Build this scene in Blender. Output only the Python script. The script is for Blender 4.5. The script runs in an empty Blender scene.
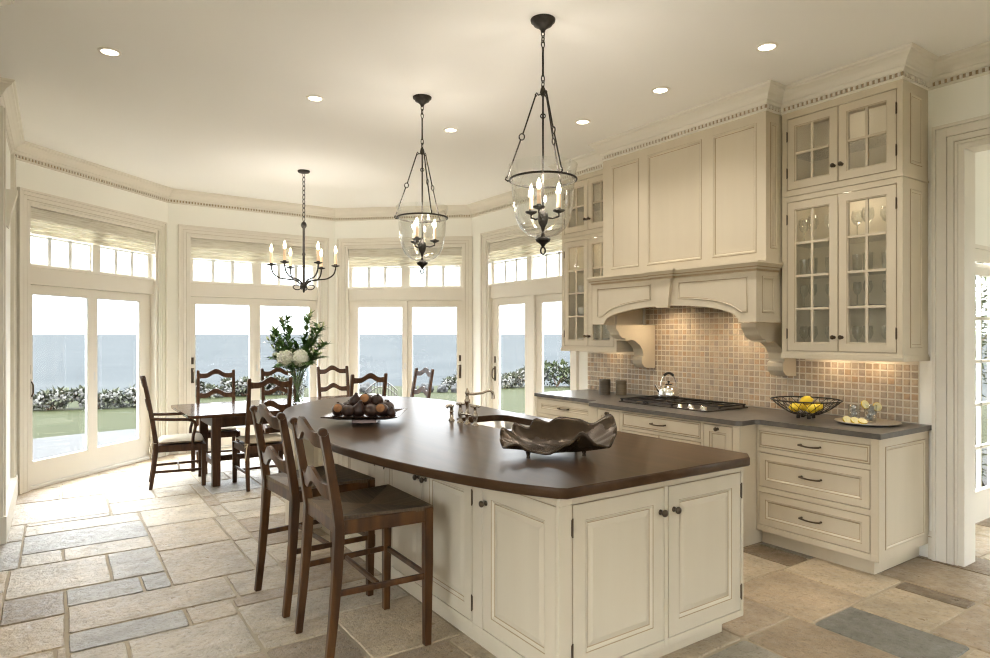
import bpy, math, random
from mathutils import Matrix, Vector
random.seed(7)
SC = bpy.context.scene
COL = SC.collection
PI = math.pi
# ------------------------------------------------------------------ materials
def nt(name):
    m = bpy.data.materials.new(name); m.use_nodes = True
    n = m.node_tree.nodes; l = m.node_tree.links
    return m, n, l, n['Principled BSDF']
def ramp(n, stops):
    r = n.new('ShaderNodeValToRGB'); e = r.color_ramp.elements
    while len(e) > 1: e.remove(e[-1])
    e[0].position = stops[0][0]; e[0].color = (*stops[0][1], 1)
    for p, c in stops[1:]:
        x = e.new(p); x.color = (*c, 1)
    return r
def mat(name, c, rough=.5, metal=0, c2=None, scale=(6, 6, 6), detail=4, bump=0, bscale=None, spec=.5, emit=None, es=0, sub=0, trans=0):
    m, n, l, b = nt(name)
    b.inputs['Base Color'].default_value = (*c, 1)
    b.inputs['Roughness'].default_value = rough
    b.inputs['Metallic'].default_value = metal
    b.inputs['Specular IOR Level'].default_value = spec
    if emit:
        b.inputs['Emission Color'].default_value = (*emit, 1); b.inputs['Emission Strength'].default_value = es
    if trans: b.inputs['Transmission Weight'].default_value = trans
    if c2 or bump:
        tc = n.new('ShaderNodeTexCoord'); mp = n.new('ShaderNodeMapping'); nz = n.new('ShaderNodeTexNoise')
        mp.inputs['Scale'].default_value = scale; nz.inputs['Scale'].default_value = 1; nz.inputs['Detail'].default_value = detail
        l.new(tc.outputs['Object'], mp.inputs[0]); l.new(mp.outputs[0], nz.inputs[0])
        if c2:
            r = ramp(n, [(.32, c), (.68, c2)]); l.new(nz.outputs[0], r.inputs[0]); l.new(r.outputs[0], b.inputs['Base Color'])
        if bump:
            bp = n.new('ShaderNodeBump'); bp.inputs['Strength'].default_value = bump; bp.inputs['Distance'].default_value = .004
            src = nz
            if bscale:
                m2 = n.new('ShaderNodeMapping'); m2.inputs['Scale'].default_value = bscale
                src = n.new('ShaderNodeTexNoise'); src.inputs['Scale'].default_value = 1
                l.new(tc.outputs['Object'], m2.inputs[0]); l.new(m2.outputs[0], src.inputs[0])
            l.new(src.outputs[0], bp.inputs['Height']); l.new(bp.outputs[0], b.inputs['Normal'])
    return m
def glass(name, tint=(1, 1, 1), ior=1.45, gl=1.0, rough=.0, edge=5):
    m = bpy.data.materials.new(name); m.use_nodes = True
    n = m.node_tree.nodes; l = m.node_tree.links; n.clear()
    o = n.new('ShaderNodeOutputMaterial'); t = n.new('ShaderNodeBsdfTransparent'); g = n.new('ShaderNodeBsdfGlossy')
    f = n.new('ShaderNodeLayerWeight'); f.inputs[0].default_value = .5       # facing: the same from both sides of a pane
    pw = n.new('ShaderNodeMath'); pw.operation = 'POWER'; pw.inputs[1].default_value = edge
    f0 = ((ior - 1) / (ior + 1)) ** 2
    mu = n.new('ShaderNodeMath'); mu.operation = 'MULTIPLY_ADD'; mu.inputs[1].default_value = (1 - f0) * min(1, gl); mu.inputs[2].default_value = f0 * gl; mu.use_clamp = True
    mx = n.new('ShaderNodeMixShader'); t.inputs[0].default_value = (*tint, 1); g.inputs['Roughness'].default_value = rough
    l.new(f.outputs['Facing'], pw.inputs[0]); l.new(pw.outputs[0], mu.inputs[0]); l.new(mu.outputs[0], mx.inputs[0]); l.new(t.outputs[0], mx.inputs[1]); l.new(g.outputs[0], mx.inputs[2])
    l.new(mx.outputs[0], o.inputs[0])
    return m
PAINT = mat('cream_paint', (.600, .530, .410), .42, c2=(.580, .508, .388), scale=(9, 9, 1.2), spec=.35)
GLAZE = mat('brown_glaze', (.36, .27, .165), .6)
INSIDE = mat('cabinet_lining', (.78, .73, .62), .6)
TRIM = mat('trim_paint', (.745, .71, .635), .45, c2=(.73, .69, .61), scale=(3, 3, 1), spec=.35)
WALL = mat('wall_paint', (.89, .885, .83), .75, c2=(.885, .88, .822), scale=(2, 2, 2), spec=.2)
CEIL = mat('ceiling_paint', (.90, .893, .872), .85, spec=.1)
DWOOD = mat('dark_walnut', (.042, .017, .0075), .4, c2=(.085, .037, .015), scale=(40, 40, 4), bump=.12, spec=.3)
STWOOD = mat('worn_oak', (.034, .0135, .0048), .3, c2=(.098, .042, .013), scale=(22, 22, 3.5), bump=.15, spec=.3)
TOPWOOD = mat('island_wood', (.075, .040, .019), .28, c2=(.047, .024, .011), scale=(16, 1.2, 16), detail=7, bump=.05, spec=.14)
TABLEW = mat('table_wood', (.07, .030, .014), .16, c2=(.045, .018, .008), scale=(1.5, 20, 20))
STONE = mat('grey_stone', (.115, .103, .088), .28, c2=(.08, .073, .066), scale=(18, 18, 18), detail=8)
BRONZE = mat('dark_bronze', (.10, .074, .050), .36, .85)
IRON = mat('black_iron', (.030, .026, .022), .5, .6, c2=(.055, .047, .04), scale=(30, 30, 30))
NICKEL = mat('aged_nickel', (.44, .38, .31), .26, 1)
STEEL = mat('steel', (.46, .45, .43), .3, 1)
CHROME = mat('chrome', (.82, .81, .79), .06, 1)
SHELLM = mat('shell_bronze', (.080, .052, .030), .27, .55, c2=(.045, .029, .017), scale=(9, 9, 9), bump=.3, bscale=(25, 25, 25))
RUSHX = mat('rush_weave', (.095, .062, .030), .5, c2=(.20, .14, .075), scale=(4, 130, 4), bump=.5)
RUSHY = mat('rush_weave_cross', (.050, .031, .015), .5, c2=(.115, .075, .038), scale=(130, 4, 4), bump=.5)
CUSH = mat('cushion_linen', (.66, .57, .43), .9, c2=(.60, .52, .39), scale=(60, 60, 60), bump=.1)
CANDLE = mat('candle_sleeve', (.80, .62, .44), .5, emit=(1, .62, .35), es=.25)
BULB = mat('candle_bulb', (1, .9, .75), .3, emit=(1, .80, .52), es=14)
LENS = mat('lamp_lens', (1, .95, .85), .3, emit=(1, .90, .70), es=7)
WHITE = mat('white_trim', (.84, .80, .72), .5)
PANE = glass('window_glass', (.97, .98, .98), 1.35)
CABGL = glass('cabinet_glass', (.97, .97, .96), 1.4)
JAR = glass('bell_jar_glass', (.96, .97, .965), 1.5, 1.8, .02, 2.6)
STEMW = glass('stemware_glass', (.93, .94, .93), 1.5, 4.5, .05)
CLEAR = glass('clear_glass', (.94, .95, .95), 1.5, 1.7)
SKYP = mat('muntin_grey', (.66, .66, .64), .5)
LEAF = mat('leaf_green', (.055, .14, .028), .45, c2=(.16, .27, .07), scale=(14, 14, 14))
STEMG = mat('stem_green', (.10, .20, .05), .5)
PETAL = mat('white_petal', (.90, .90, .84), .7, c2=(.84, .86, .72), scale=(20, 20, 20))
BUDM = mat('lily_bud', (.52, .56, .30), .6)
LEMON = mat('lemon_skin', (.86, .62, .035), .4, bump=.2, scale=(70, 70, 70))
LEMONF = mat('lemon_flesh', (.86, .74, .30), .35, c2=(.92, .86, .55), scale=(40, 40, 40))
PITH = mat('lemon_pith', (.88, .82, .60), .6)
SILVER = mat('tray_silver', (.70, .66, .59), .34, .9)
POD = mat('dried_pod', (.030, .014, .010), .38, c2=(.075, .035, .022), scale=(22, 22, 22), bump=.25)
PODT = mat('pod_flesh', (.40, .19, .07), .7, c2=(.28, .12, .045), scale=(40, 40, 40), bump=.3)
PLATEM = mat('tray_bronze', (.075, .045, .034), .22, .6)
CANM = mat('wood_canister', (.075, .058, .040), .5, c2=(.115, .09, .06), scale=(5, 5, 60))
CANM2 = mat('pale_canister', (.125, .100, .066), .5, c2=(.19, .155, .10), scale=(5, 5, 60))
BLACK = mat('black_plastic', (.015, .013, .012), .4)
BRASS = mat('brass_cap', (.55, .40, .18), .3, 1)
CERAM = mat('white_ceramic', (.80, .79, .75), .25)
ICE = mat('ice', (.92, .93, .93), .18, trans=.55)
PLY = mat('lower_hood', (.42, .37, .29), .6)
LAWN = mat('lawn_grass', (.0090, .0103, .0030), .95, c2=(.0110, .0119, .0038), scale=(3, 3, 3), spec=.05)
DECK = mat('terrace_stone', (.0205, .020, .0193), .9, c2=(.0235, .023, .0222), scale=(2, 2, 2), spec=.1)
SEAM, _n, _l, _b = nt('sea_water')
_b.inputs['Roughness'].default_value = 1; _b.inputs['Specular IOR Level'].default_value = 0
_tc = _n.new('ShaderNodeTexCoord'); _mp = _n.new('ShaderNodeMapping'); _nz = _n.new('ShaderNodeTexNoise')
_mp.inputs['Scale'].default_value = (.05, .05, .05); _mp.inputs['Rotation'].default_value = (0, 0, .6); _nz.inputs['Scale'].default_value = 1; _nz.inputs['Detail'].default_value = 9
_l.new(_tc.outputs['Object'], _mp.inputs[0]); _l.new(_mp.outputs[0], _nz.inputs[0])
_r = ramp(_n, [(.35, (.0225, .0243, .0250)), (.65, (.0266, .0282, .0287))]); _l.new(_nz.outputs[0], _r.inputs[0]); _l.new(_r.outputs[0], _b.inputs['Base Color'])
SHRUBL = mat('shrub_leaf', (.032, .035, .021), .9, c2=(.046, .048, .031), scale=(2, 2, 2), spec=.1)
SHRUBL2 = mat('fresh_shrub_leaf', (.026, .033, .012), .9, c2=(.036, .041, .017), scale=(2, 2, 2), spec=.1)
BLOSS = mat('shrub_blossom', (.075, .072, .066), .9, spec=.05)
TREEL = mat('tree_leaf', (.022, .038, .011), .8, c2=(.042, .060, .02), scale=(2, 2, 2), spec=.1)
# woven blind
BLIND, _n, _l, _b = nt('woven_blind')
_tc = _n.new('ShaderNodeTexCoord'); _mp = _n.new('ShaderNodeMapping'); _nz = _n.new('ShaderNodeTexNoise')
_mp.inputs['Scale'].default_value = (5, 5, 130); _nz.inputs['Scale'].default_value = 1; _nz.inputs['Detail'].default_value = 3
_l.new(_tc.outputs['Object'], _mp.inputs[0]); _l.new(_mp.outputs[0], _nz.inputs[0])
_r = ramp(_n, [(.30, (.62, .57, .47)), (.5, (.80, .77, .68)), (.72, (.86, .83, .76))]); _l.new(_nz.outputs[0], _r.inputs[0]); _l.new(_r.outputs[0], _b.inputs['Base Color'])
_b.inputs['Roughness'].default_value = .9
_tr = _n.new('ShaderNodeBsdfTranslucent'); _ms = _n.new('ShaderNodeMixShader'); _ms.inputs[0].default_value = .34
_l.new(_r.outputs[0], _tr.inputs[0]); _l.new(_b.outputs[0], _ms.inputs[1]); _l.new(_tr.outputs[0], _ms.inputs[2]); _l.new(_ms.outputs[0], _n['Material Output'].inputs[0])
# flagstones: per-stone colour attribute, clouding, pitting
FLAG, _n, _l, _b = nt('flagstone')
_at = _n.new('ShaderNodeAttribute'); _at.attribute_name = 'col'
_tc = _n.new('ShaderNodeTexCoord')
def _noise(s, d, r=.6):
    z = _n.new('ShaderNodeTexNoise'); z.inputs['Scale'].default_value = s; z.inputs['Detail'].default_value = d; z.inputs['Roughness'].default_value = r
    _l.new(_tc.outputs['Object'], z.inputs[0]); return z
_z1 = _noise(3.2, 6); _z2 = _noise(34, 5, .7); _z3 = _noise(13, 4)
_r1 = ramp(_n, [(.3, (.74, .73, .70)), (.7, (1.16, 1.14, 1.10))]); _l.new(_z1.outputs[0], _r1.inputs[0])
_r2 = ramp(_n, [(.33, (.52, .49, .44)), (.46, (.97, .97, .97)), (.75, (1.10, 1.10, 1.10))]); _l.new(_z2.outputs[0], _r2.inputs[0])
_m1 = _n.new('ShaderNodeMix'); _m1.data_type = 'RGBA'; _m1.blend_type = 'MULTIPLY'; _m1.inputs[0].default_value = 1
_m2 = _n.new('ShaderNodeMix'); _m2.data_type = 'RGBA'; _m2.blend_type = 'MULTIPLY'; _m2.inputs[0].default_value = .8
_l.new(_at.outputs[0], _m1.inputs[6]); _l.new(_r1.outputs[0], _m1.inputs[7]); _l.new(_m1.outputs[2], _m2.inputs[6]); _l.new(_r2.outputs[0], _m2.inputs[7])
_l.new(_m2.outputs[2], _b.inputs['Base Color'])
_rr = _n.new('ShaderNodeMapRange'); _rr.inputs[1].default_value = .3; _rr.inputs[2].default_value = .7; _rr.inputs[3].default_value = .26; _rr.inputs[4].default_value = .6
_l.new(_z3.outputs[0], _rr.inputs[0]); _l.new(_rr.outputs[0], _b.inputs['Roughness'])
_ad = _n.new('ShaderNodeMath'); _ad.operation = 'MULTIPLY_ADD'; _ad.inputs[1].default_value = .8
_l.new(_z2.outputs[0], _ad.inputs[0]); _l.new(_z3.outputs[0], _ad.inputs[2])
_bp = _n.new('ShaderNodeBump'); _bp.inputs['Strength'].default_value = .75; _bp.inputs['Distance'].default_value = .022
_l.new(_ad.outputs[0], _bp.inputs['Height']); _l.new(_bp.outputs[0], _b.inputs['Normal'])
GROUT = mat('floor_grout', (.42, .35, .25), .85, c2=(.36, .30, .21), scale=(8, 8, 8))
# backsplash tile: per-tile colour attribute
TILE, _n, _l, _b = nt('tumbled_tile')
_at = _n.new('ShaderNodeAttribute'); _at.attribute_name = 'col'; _tc = _n.new('ShaderNodeTexCoord')
_z = _n.new('ShaderNodeTexNoise'); _z.inputs['Scale'].default_value = 45; _z.inputs['Detail'].default_value = 5; _l.new(_tc.outputs['Object'], _z.inputs[0])
_r = ramp(_n, [(.3, (.82, .81, .8)), (.7, (1.1, 1.1, 1.1))]); _l.new(_z.outputs[0], _r.inputs[0])
_m = _n.new('ShaderNodeMix'); _m.data_type = 'RGBA'; _m.blend_type = 'MULTIPLY'; _m.inputs[0].default_value = 1
_l.new(_at.outputs[0], _m.inputs[6]); _l.new(_r.outputs[0], _m.inputs[7]); _l.new(_m.outputs[2], _b.inputs['Base Color']); _b.inputs['Roughness'].default_value = .5
TGROUT = mat('tile_grout', (.72, .66, .55), .8)

# ------------------------------------------------------------------ mesh builder
ORG = {}
class MB:
    def __init__(s, T=None): s.v = []; s.f = []; s.m = []; s.s = []; s.T = T; s.mats = []; s.cols = []
    def mi(s, m):
        if m not in s.mats: s.mats.append(m)
        return s.mats.index(m)
    def add(s, vs, fs, m, smooth=False):
        o = len(s.v)
        if s.T is not None: vs = [s.T @ Vector(v) for v in vs]
        s.v += [tuple(v) for v in vs]; i = s.mi(m)
        for f in fs: s.f.append(tuple(o + k for k in f)); s.m.append(i); s.s.append(smooth)
        return s
    def box(s, a0, a1, b0, b1, c0, c1, m):
        a0, a1 = sorted((a0, a1)); b0, b1 = sorted((b0, b1)); c0, c1 = sorted((c0, c1))
        vs = [(a, b, c) for c in (c0, c1) for b in (b0, b1) for a in (a0, a1)]
        return s.add(vs, [(0, 2, 3, 1), (4, 5, 7, 6), (0, 1, 5, 4), (2, 6, 7, 3), (0, 4, 6, 2), (1, 3, 7, 5)], m)
    def hexa(s, bot, top, m):      # two quads of four points, counter-clockwise from above
        return s.add(list(bot) + list(top), [(3, 2, 1, 0), (4, 5, 6, 7), (0, 1, 5, 4), (1, 2, 6, 5), (2, 3, 7, 6), (3, 0, 4, 7)], m)
    def rings(s, u0, u1, v0, v1, seq, cap=True, m=None):  # nested rectangles: (inset, w, mat of the band that leads here)
        vs = []; fs = []
        for k, (i, w, mt) in enumerate(seq):
            q = [(u0 + i, v0 + i, w), (u1 - i, v0 + i, w), (u1 - i, v1 - i, w), (u0 + i, v1 - i, w)]
            if k:
                p = prev
                for j in range(4):
                    s.add([p[j], p[(j + 1) % 4], q[(j + 1) % 4], q[j]], [(0, 1, 2, 3)], mt)
            prev = q
        if cap: s.add(prev, [(0, 1, 2, 3)], m or seq[-1][2])
        return s
    def lathe(s, prof, m, n=24, c=(0, 0, 0), smooth=True):
        vs = []; fs = []
        for r, z in prof:
            for k in range(n):
                a = 2 * PI * k / n; vs.append((c[0] + r * math.cos(a), c[1] + r * math.sin(a), c[2] + z))
        for i in range(len(prof) - 1):
            for k in range(n):
                k2 = (k + 1) % n
                fs.append((i * n + k, i * n + k2, (i + 1) * n + k2, (i + 1) * n + k))
        s.add(vs, fs, m, smooth)
        if prof[0][0] > 1e-4: s.add(vs[:n], [tuple(reversed(range(n)))], m)
        if prof[-1][0] > 1e-4: s.add(vs[-n:], [tuple(range(n))], m)
        return s
    def shell(s, prof, m, n=24, c=(0, 0, 0)):  # lathe without end caps
        vs = []; fs = []
        for r, z in prof:
            for k in range(n):
                a = 2 * PI * k / n; vs.append((c[0] + r * math.cos(a), c[1] + r * math.sin(a), c[2] + z))
        for i in range(len(prof) - 1):
            for k in range(n):
                k2 = (k + 1) % n; fs.append((i * n + k, i * n + k2, (i + 1) * n + k2, (i + 1) * n + k))
        return s.add(vs, fs, m, True)
    def tube(s, pts, r, m, n=8, closed=False, flat=1.0, up=None, cap=True):
        P = [Vector(p) for p in pts]; N = len(P)
        R = r if isinstance(r, (list, tuple)) else [r] * N
        vs = []; fs = []; nx = None
        for i in range(N):
            if closed: t = P[(i + 1) % N] - P[i - 1]
            else: t = P[min(i + 1, N - 1)] - P[max(i - 1, 0)]
            t.normalize()
            if nx is None:
                a = Vector(up) if up else (Vector((0, 0, 1)) if abs(t.z) < .9 else Vector((1, 0, 0)))
                nx = (a - t * a.dot(t)).normalized()
            else:
                nx = nx - t * nx.dot(t); nx.normalize()
            b = t.cross(nx)
            for k in range(n):
                a = 2 * PI * k / n
                vs.append(P[i] + (nx * math.cos(a) * flat + b * math.sin(a)) * R[i])
        for i in range(N if closed else N - 1):
            j = (i + 1) % N
            for k in range(n):
                k2 = (k + 1) % n; fs.append((i * n + k, i * n + k2, j * n + k2, j * n + k))
        s.add(vs, fs, m, n > 4)
        if not closed and cap:
            s.add(vs[:n], [tuple(reversed(range(n)))], m); s.add(vs[-n:], [tuple(range(n))], m)
        return s
    def bar(s, a, b, w, h, m, up=(0, 0, 1)):   # rectangular bar between two points
        a = Vector(a); b = Vector(b); t = (b - a).normalized(); u = Vector(up); u = (u - t * u.dot(t)).normalized(); sd = t.cross(u)
        q = lambda p: [p - sd * w / 2 - u * h / 2, p + sd * w / 2 - u * h / 2, p + sd * w / 2 + u * h / 2, p - sd * w / 2 + u * h / 2]
        vs = q(a) + q(b)
        return s.add(vs, [(0, 1, 2, 3), (7, 6, 5, 4), (1, 0, 4, 5), (2, 1, 5, 6), (3, 2, 6, 7), (0, 3, 7, 4)], m)
    def post(s, pts, sizes, m, yaw=(1, 0)):    # square post through a chain of points
        vs = []; fs = []
        for p, z in zip(pts, sizes):
            if not isinstance(z, (tuple, list)): z = (z, z)
            for dx, dy in ((-1, -1), (1, -1), (1, 1), (-1, 1)): vs.append((p[0] + dx * z[0] / 2, p[1] + dy * z[1] / 2, p[2]))
        for i in range(len(pts) - 1):
            for k in range(4): k2 = (k + 1) % 4; fs.append((4 * i + k, 4 * i + k2, 4 * i + 4 + k2, 4 * i + 4 + k))
        fs.append((3, 2, 1, 0)); o = 4 * len(pts); fs.append((o - 4, o - 3, o - 2, o - 1))
        return s.add(vs, fs, m)
    def prism(s, poly, d0, d1, m, axis='w', side=None):   # polygon (a,b) extruded along the third axis
        n = len(poly)
        if axis == 'w': f = lambda a, b, d: (a, b, d)
        elif axis == 'x': f = lambda a, b, d: (d, a, b)
        else: f = lambda a, b, d: (b, d, a)
        vs = [f(a, b, d0) for a, b in poly] + [f(a, b, d1) for a, b in poly]
        A = sum(poly[i][0] * poly[(i + 1) % n][1] - poly[(i + 1) % n][0] * poly[i][1] for i in range(n))
        fs = [tuple(reversed(range(n))), tuple(range(n, 2 * n))]; sd = [(i, (i + 1) % n, n + (i + 1) % n, n + i) for i in range(n)]
        if (A < 0) != (d1 < d0):
            fs = [tuple(reversed(q)) for q in fs]; sd = [tuple(reversed(q)) for q in sd]
        s.add(vs, fs, m); return s.add(vs, sd, side or m)
    def sweep(s, prof, path, m, closed=False, mats=None):   # prof: (offset to the right of travel, z)
        n = len(path); vs = []; fs = []
        def nrm(a, b):
            dx, dy = b[0] - a[0], b[1] - a[1]; L = math.hypot(dx, dy); return (dy / L, -dx / L)
        for i, p in enumerate(path):
            if 0 < i < n - 1:
                a = nrm(path[i - 1], p); b = nrm(p, path[i + 1]); d = 1 + a[0] * b[0] + a[1] * b[1]
                k = ((a[0] + b[0]) / d, (a[1] + b[1]) / d)
            else: k = nrm(path[0], path[1]) if i == 0 else nrm(path[-2], path[-1])
            for o, z in prof: vs.append((p[0] + k[0] * o, p[1] + k[1] * o, z))
        q = len(prof)
        for j in range(q - 1):
            fs = [(i * q + j, (i + 1) * q + j, (i + 1) * q + j + 1, i * q + j + 1) for i in range(n - 1)]
            s.add(vs, fs, mats[j] if mats else m)
        return s
    def ball(s, c, r, m, sx=1, sy=1, sz=1, n=14):
        vs = [(c[0], c[1], c[2] - r * sz)]; k = n // 2
        for i in range(1, k):
            a = -PI / 2 + PI * i / k
            for j in range(n):
                b = 2 * PI * j / n; vs.append((c[0] + r * sx * math.cos(a) * math.cos(b), c[1] + r * sy * math.cos(a) * math.sin(b), c[2] + r * sz * math.sin(a)))
        vs.append((c[0], c[1], c[2] + r * sz)); e = len(vs) - 1; fs = []
        for j in range(n):
            j2 = (j + 1) % n; fs.append((0, 1 + j2, 1 + j)); fs.append((e, e - n + j, e - n + j2))
            for i in range(k - 2): fs.append((1 + i * n + j, 1 + i * n + j2, 1 + (i + 1) * n + j2, 1 + (i + 1) * n + j))
        return s.add(vs, fs, m, True)
    def leaf(s, p, d, up, L, W, m, bend=.25):
        p = Vector(p); d = Vector(d).normalized(); up = Vector(up); sd = d.cross(up)
        if sd.length < 1e-3: sd = d.cross(Vector((1, .3, 0)))
        sd.normalize(); nn = sd.cross(d)
        a = p; b = p + d * L * .42 + nn * L * bend * .35; c = p + d * L - nn * L * bend * .25
        return s.add([a, b - sd * W / 2 + nn * W * .12, b, b + sd * W / 2 + nn * W * .12, c], [(0, 2, 1), (0, 3, 2), (1, 2, 4), (2, 3, 4)], m, True)
    def build(s, name, parent=None, bevel=0, seg=2, sub=0, solid=0):
        off = Vector((0, 0, 0))
        if parent is not None: off = Vector(ORG.get(parent.name, (0, 0, 0)))
        me = bpy.data.meshes.new(name)
        me.from_pydata([(v[0] - off.x, v[1] - off.y, v[2] - off.z) for v in s.v], [], s.f)
        for m in s.mats: me.materials.append(m)
        me.polygons.foreach_set('material_index', s.m); me.polygons.foreach_set('use_smooth', s.s)
        if s.cols:
            ca = me.attributes.new('col', 'FLOAT_COLOR', 'FACE'); ca.data.foreach_set('color', [x for c in s.cols for x in (*c, 1)])
        me.update()
        o = bpy.data.objects.new(name, me); COL.objects.link(o)
        if parent is not None: o.parent = parent; ORG[o.name] = tuple(off)
        if solid:
            md = o.modifiers.new('solid', 'SOLIDIFY'); md.thickness = solid; md.offset = 0
        if bevel:
            md = o.modifiers.new('bevel', 'BEVEL'); md.width = bevel; md.segments = seg; md.limit_method = 'ANGLE'; md.angle_limit = .6
        if sub:
            md = o.modifiers.new('sub', 'SUBSURF'); md.levels = sub; md.render_levels = sub
        return o
def tag(o, label=None, cat=None, group=None, kind=None):
    if label: o['label'] = label
    if cat: o['category'] = cat
    if group: o['group'] = group
    if kind: o['kind'] = kind
    return o
def root(name, loc, label, cat, group=None, kind=None):
    o = bpy.data.objects.new(name, None); COL.objects.link(o); o.location = loc; o.empty_display_size = .1
    ORG[o.name] = tuple(loc)
    return tag(o, label, cat, group, kind)
def copy_tree(o, parent=None):
    c = o.copy(); COL.objects.link(c); c.parent = parent
    for ch in list(o.children): copy_tree(ch, c)
    return c
def struct(mb, name, label, bevel=0, cat=None): return tag(mb.build(name, bevel=bevel), label, cat or 'room part', kind='structure')
def fr(o, u, w):
    u = Vector(u).normalized(); w = Vector(w).normalized(); v = Vector((0, 0, 1))
    return Matrix(((u.x, v.x, w.x, o[0]), (u.y, v.y, w.y, o[1]), (u.z, v.z, w.z, o[2] if len(o) > 2 else 0), (0, 0, 0, 1)))

CH = 3.41                     # ceiling height
XW = 5.0                      # right wall
V = [(-.345, 7.72), (1.2, 9.22), (3.46, 9.32), (5.0, 7.93)]
# ------------------------------------------------------------------ panels, knobs, pulls (face coordinates u, v, w)
def door_panel(mb, u0, u1, v0, v1, w, st=.062, t=.02, raised=True, flat=False):
    if flat:
        mb.rings(u0, u1, v0, v1, [(0, w - t, PAINT), (0, w - .004, PAINT), (.004, w - .004, GLAZE), (.004, w, PAINT), (.012, w, PAINT), (.014, w - .003, GLAZE), (.018, w - .003, GLAZE), (.021, w, PAINT)], m=PAINT)
        return mb
    seq = [(0, w - t, PAINT), (0, w - .004, PAINT), (.003, w - .004, GLAZE), (.003, w, PAINT), (st, w, PAINT), (st + .003, w - .003, GLAZE), (st + .006, w - .001, PAINT),
           (st + .016, w - .009, PAINT), (st + .020, w - .011, GLAZE)]
    if raised: seq += [(st + .024, w - .010, PAINT), (st + .045, w - .004, PAINT)]
    return mb.rings(u0, u1, v0, v1, seq, m=PAINT)
def side_panel(mb, u0, u1, v0, v1, w):
    return mb.rings(u0, u1, v0, v1, [(0, w, PAINT), (.003, w + .004, GLAZE), (.012, w + .006, PAINT), (.022, w + .002, PAINT), (.025, w + .001, GLAZE), (.045, w + .001, PAINT)], m=PAINT)
def knob(T, u, v, w, parent, r=.016):
    T2 = T @ Matrix.Translation((u, v, w)) 
    mb = MB(T2); mb.lathe([(r * .75, 0), (r * .7, .004), (r * .38, .006), (r * .36, .016), (r * .8, .020), (r, .026), (r * .9, .033), (r * .5, .037), (.0001, .038)], BRONZE, 14)
    return mb.build('knob', parent)
def pull(T, u, v, w, L, parent):
    mb = MB(T)
    pts = [(u - L / 2 + L * k / 10, v - .006 * math.sin(PI * k / 10), w + .026 + .004 * math.sin(PI * k / 10)) for k in range(11)]
    mb.tube(pts, [.0055 + .0015 * abs(k - 5) / 5 for k in range(11)], BRONZE, 8)
    for e in (-1, 1):
        mb.tube([(u + e * (L / 2 - .006), v, w), (u + e * (L / 2 - .006), v, w + .027)], [.008, .006], BRONZE, 8)
    return mb.build('pull_handle', parent)
def hinge(T, u, v, w, parent):
    mb = MB(T); mb.box(u - .005, u + .005, v - .034, v + .034, w - .002, w + .004, BRONZE)
    mb.tube([(u, v - .04, w + .004), (u, v + .04, w + .004)], .004, BRONZE, 6)
    return mb.build('hinge', parent)
def glass_door(T, u0, u1, v0, v1, w, cols, rows, parent, hside, ksd, kv, st=.068, kn=True):
    d = MB(T); t = .022
    a0, a1, b0, b1 = u0 + st, u1 - st, v0 + st, v1 - st
    d.rings(u0, u1, v0, v1, [(0, w - t, PAINT), (0, w - .004, PAINT), (.003, w - .004, GLAZE), (.003, w, PAINT), (st - .01, w, PAINT), (st - .008, w - .003, GLAZE), (st - .004, w - .002, PAINT), (st, w - .009, PAINT), (st, w - t, PAINT)], cap=False)
    for k in range(1, cols):
        c = a0 + (a1 - a0) * k / cols; d.box(c - .009, c + .009, b0, b1, w - .018, w - .004, PAINT)
    for k in range(1, rows):
        c = b0 + (b1 - b0) * k / rows; d.box(a0, a1, c - .009, c + .009, w - .017, w - .003, PAINT)
    o = d.build('door', parent)
    g = MB(T); g.box(a0 - .004, a1 + .004, b0 - .004, b1 + .004, w - .016, w - .012, CABGL); g.build('glass_pane', o)
    if kn: knob(T, ksd, kv, w, o)
    hu = u0 if hside < 0 else u1
    hinge(T, hu, v0 + .13, w, o); hinge(T, hu, v1 - .13, w, o)
    return o

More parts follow.
